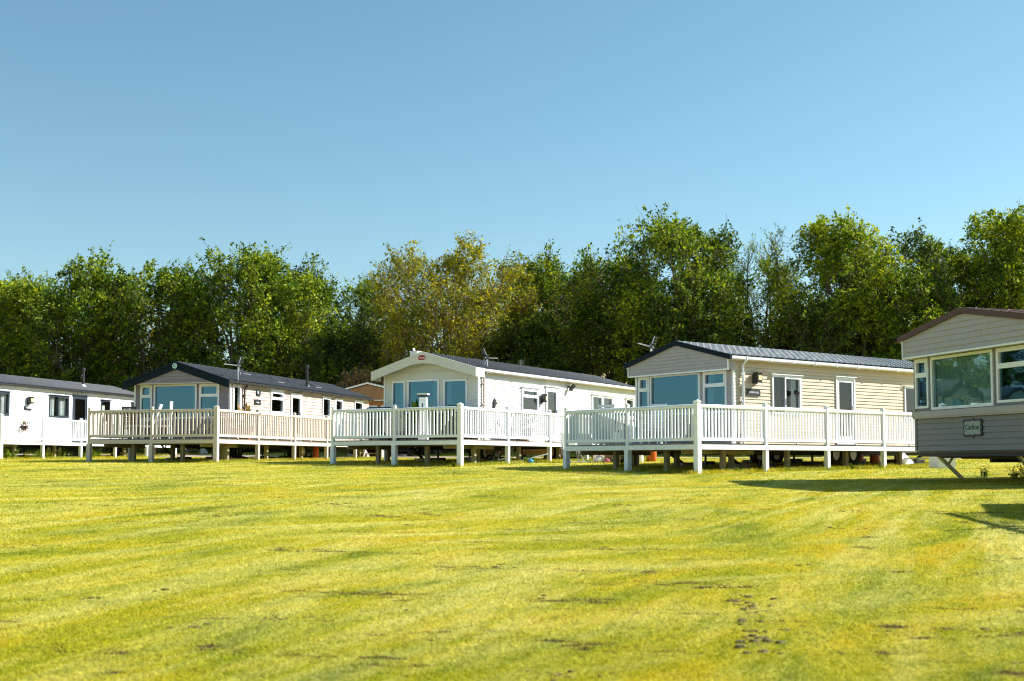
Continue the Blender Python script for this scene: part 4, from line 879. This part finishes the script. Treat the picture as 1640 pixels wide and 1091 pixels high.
# ------------------------------------------------------------------ trees
def tree(name, px, Y, top, wpx, leaf, label, n_leaf=26000, seed=0, low=.12, stems=6, lean=(0, 0), bark='bark', size=.19, dens=1.0, group='trees behind the caravans', cat='tree', rag=.5, upright=.5, X=None, lobes=16, lobe_lo=.14):
    """upright stems fanning from the base, side limbs, leafy twigs; px/top in photograph pixels give the real place and height"""
    rg = np.random.default_rng(seed + 100)
    X = (px - 820) / F_PX * Y if X is None else X
    g = float(smooth_gz(X, Y)); H = (740 - top) / F_PX * Y - g; W = wpx * 1.18 / F_PX * Y / 2
    root = empty(name, (X, Y, g), 0); tag(root, label, cat, group)
    mb = MB(); twigs = []
    for i in range(stems):
        a = 2 * math.pi * (i + rg.uniform(-.3, .3)) / stems; sp = W * rg.uniform(.35, .88) if i else W * .1
        top_s = min(1.0, H / 9); hh = (H - .55 * top_s) * (rg.uniform(.9, 1.0) if i else .97) * (1 - .34 * (sp / W) ** 2)
        P = []; K = 9; wob = rg.uniform(-.25, .25, (K + 1, 2))
        for k in range(K + 1):
            q = k / K; rr = sp * (q ** .7)
            P.append(np.array([math.cos(a) * rr + lean[0] * q * q + wob[k, 0] * q, math.sin(a) * rr * .8 + lean[1] * q * q + wob[k, 1] * q, hh * .985 * q]))
        r0 = .05 + .011 * H * rg.uniform(.7, 1.2)
        mb.tube([tuple(p) for p in P], [max(.012, r0 * (1 - .93 * (k / K))) for k in range(K + 1)], 6)
        nb = int(14 + H * 1.1)
        for j in range(nb):
            q = low + (1 - low) * (j + rg.uniform(0, 1)) / nb; k = min(int(q * K), K - 1); p = P[k] + (P[k + 1] - P[k]) * (q * K - k)
            env = W * max(.12, 1 - ((q - .5) / .62) ** 2) ** .5 * rg.uniform(.45, 1.0)
            b = a + rg.normal(0, 1.1); l = max(.5, min(env * .75, 3.2)); up = rg.uniform(.15, .75) + upright * q
            d = np.array([math.cos(b), math.sin(b), up]); d /= np.linalg.norm(d); Q = [p]; m = 4
            for e in range(m): Q.append(Q[-1] + d * l / m + rg.normal(0, .07, 3) + np.array([0, 0, .05 * e * upright]))
            mb.tube([tuple(t) for t in Q], [.035 * (1 - e / m) + .008 for e in range(m + 1)], 3, False)
            nt_ = int(4 + l * 4)
            for e in range(nt_):
                f = rg.uniform(.25, 1.0) * m; kk = min(int(f), m - 1); o = Q[kk] + (Q[kk + 1] - Q[kk]) * (f - kk)
                td = d * .5 + rg.normal(0, .55, 3) + np.array([0, 0, .35]); td /= np.linalg.norm(td); twigs.append((o, td, rg.uniform(.5, 1.15) * top_s ** .5))
        for e in range(7):                                            # leading shoots that break the outline
            td = np.array([rg.normal(0, .5) + lean[0] * .35, rg.normal(0, .5), 1.0]); td /= np.linalg.norm(td); twigs.append((P[-1] - np.array([0, 0, rg.uniform(0, .9)]), td, rg.uniform(.5, .9 + rag * .8) * top_s))
    nb0 = len(twigs); lt = []
    for i in range(lobes):                                            # billows of foliage that make up the rounded crown
        q = rg.uniform(lobe_lo, .93) if i else .9; env = W * max(.1, 1 - ((q - .42) / .60) ** 2) ** .5; r = W * rg.uniform(.26, .40) * (1.15 - .45 * q); r = max(r, min(.9, W * .4))
        a = rg.uniform(0, 2 * math.pi); d = max(0, env - r * .75) * rg.uniform(.45, 1.0) ** .6; c = np.array([math.cos(a) * d + lean[0] * q * q, math.sin(a) * d, max(r * .6, q * H - r * .5)])
        c[2] = min(c[2], H - r * .85)
        mb.tube([(0, 0, c[2] * .25), tuple(c * np.array([.4, .4, .7])), tuple(c)], [.09, .06, .02], 4, False)
        for e in range(int(70 * (r / 1.2) ** 1.6) + 25):
            v = rg.normal(0, 1, 3); v[2] = v[2] * .8 + .25; v /= np.linalg.norm(v); rr_ = r * rg.uniform(.35, .98)
            td = v * .9 + rg.normal(0, .4, 3) + np.array([lean[0] * .2, 0, .25]); td /= np.linalg.norm(td); lt.append((c + v * rr_ * np.array([1, 1, .85]), td, rg.uniform(.45, .95) * top_s ** .5))
    twigs += lt
    T = len(twigs); O = np.array([t[0] for t in twigs]); Dd = np.array([t[1] for t in twigs]); Ln = np.array([t[2] for t in twigs])
    wt = Ln * rg.uniform(.3, 1.5, T); wt[nb0:] *= (1.2 * wt[:nb0].sum() / max(1e-6, wt[nb0:].sum())) if lobes else 1; idx = rg.choice(T, int(n_leaf * dens * 1.5), p=wt / wt.sum()); n = len(idx)
    q = rg.uniform(.05, 1, n) ** .8
    C_ = O[idx] + Dd[idx] * (Ln[idx] * q)[:, None] + rg.normal(0, 1, (n, 3)) * (.14 * (1.15 - .6 * q))[:, None] + np.stack([0 * q, 0 * q, -.12 * q * q], 1)
    a = rg.normal(0, 1, (n, 3)) + Dd[idx] * .5; a /= np.linalg.norm(a, axis=1)[:, None]
    b = np.cross(a, rg.normal(0, 1, (n, 3)) + np.array([0, 0, 1.2])); b /= np.linalg.norm(b, axis=1)[:, None] + 1e-6
    s1 = (size * rg.uniform(.6, 1.35, n) / 2)[:, None]; s2 = s1 * rg.uniform(.45, .75, (n, 1)); c = np.cross(a, b) * s1 * .25
    V = np.stack([C_ - a * s1, C_ - b * s2 + c, C_ + a * s1, C_ + b * s2 + c], 1).reshape(-1, 3)
    V[:, 2] = np.maximum(V[:, 2], .03)
    for k in range(T):
        o_, e_ = O[k], O[k] + Dd[k] * Ln[k]; w_ = np.cross(Dd[k], [.3, .8, .1]); w_ = w_ / (np.linalg.norm(w_) + 1e-6) * .011
        mb.face([o_ - w_, o_ + w_, e_ + w_ * .3, e_ - w_ * .3])
    mb.build('trunk', M[bark], root, smooth=True)
    mesh_np('crown', V, np.arange(4 * n).reshape(-1, 4), M[leaf], root)
    return root
TREES = [
 # px, Y, top, width px, leaf, leaves, size, extra
 (-30, 80, 438, 190, 'leaf_green', 24000, dict(), 'green tree cut by the left edge of the picture'),
 (40, 77, 432, 170, 'leaf_lime', 24000, dict(), 'yellowish green tree near the left edge, behind the white caravan'),
 (135, 75, 404, 190, 'leaf_green', 27000, dict(rag=.9), 'tree with two ragged tufts behind the flue of the leftmost roof'),
 (195, 78, 440, 130, 'leaf_olive', 16000, dict(), 'low olive tree in the dip left of the navy gable'),
 (262, 74, 412, 160, 'leaf_green', 25000, dict(rag=.8), 'dense tree rising right behind the navy gable peak'),
 (385, 73, 396, 210, 'leaf_green', 32000, dict(rag=.8), 'tallest dense tree of the left clump, behind the slate roof'),
 (480, 75, 432, 150, 'leaf_lime', 22000, dict(), 'rounded light green tree above the far end of the slate roof'),
 (455, 83, 410, 170, 'leaf_dark', 20000, dict(), 'dark tree standing further back between the left clump and the bare topped one'),
 (575, 82, 432, 110, 'leaf_green', 15000, dict(rag=1.0), 'slim wispy tree left of the big olive tree'),
 (560, 72, 505, 150, 'leaf_dark', 17000, dict(low=.05), 'short dark tree above the gap between two caravans'),
 (712, 70, 384, 240, 'leaf_olive', 44000, dict(stems=11, lobes=16, bark='bark_pale', size=.16, rag=.1, upright=.9), 'large olive yellow tree with many upright stems in the middle'),
 (800, 74, 412, 140, 'leaf_olive', 23000, dict(stems=7, bark='bark_pale', size=.17), 'olive yellow tree merging with the right flank of the big one'),
 (868, 78, 388, 110, 'leaf_green', 15000, dict(), 'narrow fresh green tree right of the olive ones'),
 (850, 70, 500, 150, 'leaf_dark', 19000, dict(low=.05), 'low dark tree in shade above the middle of the white caravan roof'),
 (915, 74, 432, 80, 'leaf_brown', 1600, dict(lobes=0, stems=4, size=.10), 'nearly bare twiggy tree in the skyline dip'),
 (930, 80, 424, 120, 'leaf_green', 13000, dict(low=.4, lobe_lo=.5), 'small green tree filling the dip behind the twiggy one'),
 (985, 72, 398, 170, 'leaf_green', 19000, dict(low=.4, stems=6, lobes=12, lobe_lo=.48), 'open green tree left of the wind bent one, sky under its crown'),
 (1095, 68, 330, 210, 'leaf_green', 30000, dict(rag=2.2, lean=(-1.5, 0)), 'tall wind bent tree with long ragged shoots behind the cream caravan gable'),
 (1152, 70, 352, 108, 'leaf_dark', 17000, dict(rag=1.2, lean=(-.6, 0)), 'dark ragged tree on the right shoulder of the wind bent one'),
 (1230, 74, 358, 130, 'leaf_green', 11500, dict(lobes=0, stems=7, size=.12, rag=1.2, low=.3), 'thin twiggy tree with sky showing between its stems'),
 (1347, 68, 334, 188, 'leaf_lime', 30000, dict(rag=.8), 'broad yellow green tree above the ribbed slate roof'),
 (1400, 71, 390, 200, 'leaf_green', 24000, dict(), 'green tree between the broad yellow green one and the right hand pair'),
 (1455, 73, 354, 140, 'leaf_dark', 20000, dict(rag=.9), 'dark topped tree left of the maroon roof ridge'),
 (1470, 66, 430, 170, 'leaf_green', 22000, dict(low=.05), 'lower green tree in front of the dark topped one'),
 (1535, 74, 376, 140, 'leaf_dark', 16000, dict(), 'very dark tree right above the maroon roof peak'),
 (1612, 68, 322, 190, 'leaf_lime', 30000, dict(rag=1.0), 'tall tree at the right edge with drooping top shoots'),
 (1680, 70, 330, 170, 'leaf_green', 20000, dict(), 'tree beyond the right edge of the picture'),
 (1305, 67, 470, 150, 'leaf_dark', 18000, dict(low=.05), 'low dark tree below the thin twiggy one'),
 (1110, 66, 470, 150, 'leaf_dark', 18000, dict(low=.05), 'dark bushy tree at the foot of the wind bent tree'),
]
for i, (px, Y, top, w, lf, n, kw, lab) in enumerate(TREES):
    tree('broadleaf_tree', px, Y, top, w, lf, lab, n, seed=i, **kw)
# trees left of the frame, seen only as reflections in the big window on the right
first = [o for o in bpy.data.objects if o.name.startswith('broadleaf_tree')]
def copy_tree(o, parent=None):
    c = o.copy(); COL.objects.link(c); c.parent = parent
    for ch in list(o.children): copy_tree(ch, c)
    return c
for k, (src, X, Y) in enumerate(((2, -44, 78), (5, -51, 74), (4, -58, 70), (6, -66, 66))):
    c = copy_tree(first[src]); c.location = (X, Y, float(smooth_gz(X, Y))); c.rotation_euler[2] = 1.3 * k; c['label'] = 'tree outside the left edge, mirrored in the large window'
# shrubs closing the foot of the tree line
for k in range(24):
    px = -60 + k * 76 + random.uniform(-18, 18); Y = random.uniform(68, 77); top = random.uniform(600, 645)
    if 905 < px < 1000 or 1185 < px < 1260: continue
    lf = random.choice(['leaf_dark', 'leaf_dark', 'leaf_green'])
    tree('shrub', px, Y, top, random.uniform(120, 175), lf, 'dark shrub at the foot of the tree line', 5200, seed=200 + k, low=.02, stems=5, size=.18, group='shrubs below the trees', cat='shrub')
for px, Y, top, w, lab in ((572, 66, 590, 60, 'dry brown bush behind the orange caravan, left'), (600, 67, 600, 55, 'dry brown bush behind the orange caravan, right'), (945, 70, 590, 50, 'dry bush in the gap below the open green tree')):
    tree('dry_bush', px, Y, top, w, 'leaf_brown', lab, 3000, seed=int(px), low=.02, stems=5, size=.16, group='dry bushes', cat='bush')

# ------------------------------------------------------------------ weeds and rough grass along the deck edges
def weed(x, y, s, leaf, label, grp, seed, cat='weed'):
    rg = np.random.default_rng(seed); g = G_(x, y); mb = MB()
    for k in range(int(26 * s ** .5 * 2)):
        t = rg.uniform(0, 6.28); r = s * .35 * rg.uniform(0, 1) ** .5; b = Vector((r * math.cos(t), r * math.sin(t), 0)); h = s * rg.uniform(.3, 1.0); ln = Vector((rg.normal(0, .18), rg.normal(0, .18), 1)) * h
        w = Vector((math.cos(t + 1.5), math.sin(t + 1.5), 0)) * .008
        mb.face([b - w, b + w, b + ln])
        for j in range(int(3 + h * 12)):
            q = rg.uniform(.25, 1); p = b + ln * q; d = Vector((rg.normal(0, 1), rg.normal(0, 1), rg.normal(.3, .6))).normalized() * .06 * (1.3 - q * .5); e = d.cross(Vector((0, 0, 1))).normalized() * .022
            mb.face([p, p + d * .5 + e, p + d, p + d * .5 - e])
    o = mb.build('weed_clump', M[leaf]); o.location = (x, y, g); tag(o, label, cat, grp)
def deck_pt(k, a, b): root, off, O, u, v, zd = D[k]; return O + u * a + v * b
sd_ = 0
for k in range(16):
    P = deck_pt('c0', -.5 + k * .55 + random.uniform(-.2, .2), random.uniform(.0, .5)); sd_ += 1
    weed(P[0], P[1], random.uniform(.3, .6), random.choice(['leaf_olive', 'leaf_lime', 'leaf_olive']), 'yellow green weeds growing under the leftmost white deck', 'weeds under the leftmost deck', sd_)
for k in range(9):
    P = deck_pt('c2', -.3 + k * .9 + random.uniform(-.3, .3), random.uniform(-.1, .4)); sd_ += 1
    weed(P[0], P[1], random.uniform(.15, .3), 'leaf_green', 'small green weeds at the foot of the posts of the white deck with junk', 'weeds at the junk deck', sd_)
for k in range(12):
    P = deck_pt('c3', .2 + k * .75 + random.uniform(-.3, .3), random.uniform(-.1, .25)); sd_ += 1
    weed(P[0], P[1], random.uniform(.10, .2), 'leaf_green', 'small weeds along the side posts of the nearest deck', 'weeds at the nearest deck', sd_)
for (x, y, s, lf, lab) in ((3.9, 40.6, .5, 'leaf_lime', ''), (4.5, 41.8, .75, 'leaf_lime', ''), (4.1, 42.3, .5, 'leaf_lime', ''), (3.3, 36.0, .4, 'leaf_dark', '')):
    sd_ += 1; weed(x, y, s, lf, 'tall weeds in front of the orange cylinders', 'weeds by the orange cylinders', sd_)
for (x, y, s) in ((11.6, 27.6, .3), (12.0, 28.0, .38), (11.3, 28.6, .28), (12.5, 27.2, .34)):
    sd_ += 1; weed(x, y, s, random.choice(['leaf_dark', 'leaf_green']), 'dark weeds beneath the grey green caravan', 'weeds beneath the grey green caravan', sd_)
# longer unmown grass beneath and beside the decks
bx, by = [], []
for k, L_, W_ in (('c3', 10.5, 5.4), ('c2', 11.5, 5.0), ('c1', 14.5, 5.0), ('c0', 16.5, 5.0)):
    root, off, O, u, v, zd = D[k]; n = 9000; a = rng.uniform(-.35, L_, n); b = np.where(rng.uniform(0, 1, n) < .45, rng.normal(0, .12, n), rng.uniform(-.1, W_, n))
    bx.append(O[0] + u[0] * a + v[0] * b); by.append(O[1] + u[1] * a + v[1] * b)
tag(blades('long_grass', np.concatenate(bx), np.concatenate(by), .11, .02, .8), kind='stuff')

# soil scars and clods left by the mower
def ground_at(px, py):
    pcy = 740 - F_PX * math.tan(TILT); c, s_ = math.cos(TILT), math.sin(TILT); up = (pcy - py) / F_PX
    d = np.array([(px - 820) / F_PX, c - up * s_, s_ + up * c]); t = 4.0
    while d[2] * t > G_(d[0] * t, d[1] * t) and t < 60: t += .02
    return d[0] * t, d[1] * t
SC = [(145, 960), (35, 991), (595, 982), (615, 1017), (260, 947), (95, 812), (355, 827), (585, 902), (777, 910), (800, 952), (430, 992), (417, 788), (530, 807), (905, 935),
      (1205, 957), (1212, 970), (1207, 980), (1202, 998), (1215, 1012), (1215, 1024), (1220, 1045), (1520, 872), (1352, 847), (1242, 870), (1002, 810), (865, 935), (885, 960), (955, 974), (870, 1074), (845, 1030), (925, 1085), (1115, 1067), (1362, 819), (1072, 990),
      (1190, 962), (1225, 990), (1208, 1032), (150, 880), (660, 840), (725, 870), (300, 1005), (1480, 960), (1560, 1010), (1400, 930), (1290, 905), (520, 860), (240, 790), (700, 795)]
mb = MB()
for q_, (px, py) in enumerate(SC):
    if q_ % 2 and not 1195 < px < 1225: continue
    x0, y0 = ground_at(px, py)
    for k in range(random.randint(4, 11)):
        x = x0 + random.gauss(0, (.08 + .005 * y0) * (.6 if 1185 < px < 1230 else 1)); y = y0 + random.gauss(0, .05 + .003 * y0); z = G_(x, y); r = random.uniform(.010, .027) * (1.15 if 1185 < px < 1230 else .85) * (1 + y0 * .02); h = r * random.uniform(.3, .7); n = 7; ph = random.uniform(0, 6)
        ring = [(x + r * 1.5 * random.uniform(.7, 1.2) * math.cos(ph + 6.283 * j / n), y + r * random.uniform(.7, 1.2) * math.sin(ph + 6.283 * j / n), z - .004) for j in range(n)]
        mid = [(x + (a - x) * .6, y + (b - y) * .6, z + h * random.uniform(.6, 1)) for a, b, c in ring]
        for j in range(n): mb.face([ring[j], ring[(j + 1) % n], mid[(j + 1) % n], mid[j]])
        mb.face(mid)
tag(mb.build('soil_clods', plain('dark_soil', (.13, .095, .035), .95, .4, 12)), kind='stuff')
# invented dark sofa, added to stand in for deep shade behind the railing
P_, a_ = on_deck('c2', 2.35, 2.55); r = empty('shade_sofa', P_, a_); tag(r, 'dark sofa shape added as deep shade under the picture window of the white caravan', 'sofa')
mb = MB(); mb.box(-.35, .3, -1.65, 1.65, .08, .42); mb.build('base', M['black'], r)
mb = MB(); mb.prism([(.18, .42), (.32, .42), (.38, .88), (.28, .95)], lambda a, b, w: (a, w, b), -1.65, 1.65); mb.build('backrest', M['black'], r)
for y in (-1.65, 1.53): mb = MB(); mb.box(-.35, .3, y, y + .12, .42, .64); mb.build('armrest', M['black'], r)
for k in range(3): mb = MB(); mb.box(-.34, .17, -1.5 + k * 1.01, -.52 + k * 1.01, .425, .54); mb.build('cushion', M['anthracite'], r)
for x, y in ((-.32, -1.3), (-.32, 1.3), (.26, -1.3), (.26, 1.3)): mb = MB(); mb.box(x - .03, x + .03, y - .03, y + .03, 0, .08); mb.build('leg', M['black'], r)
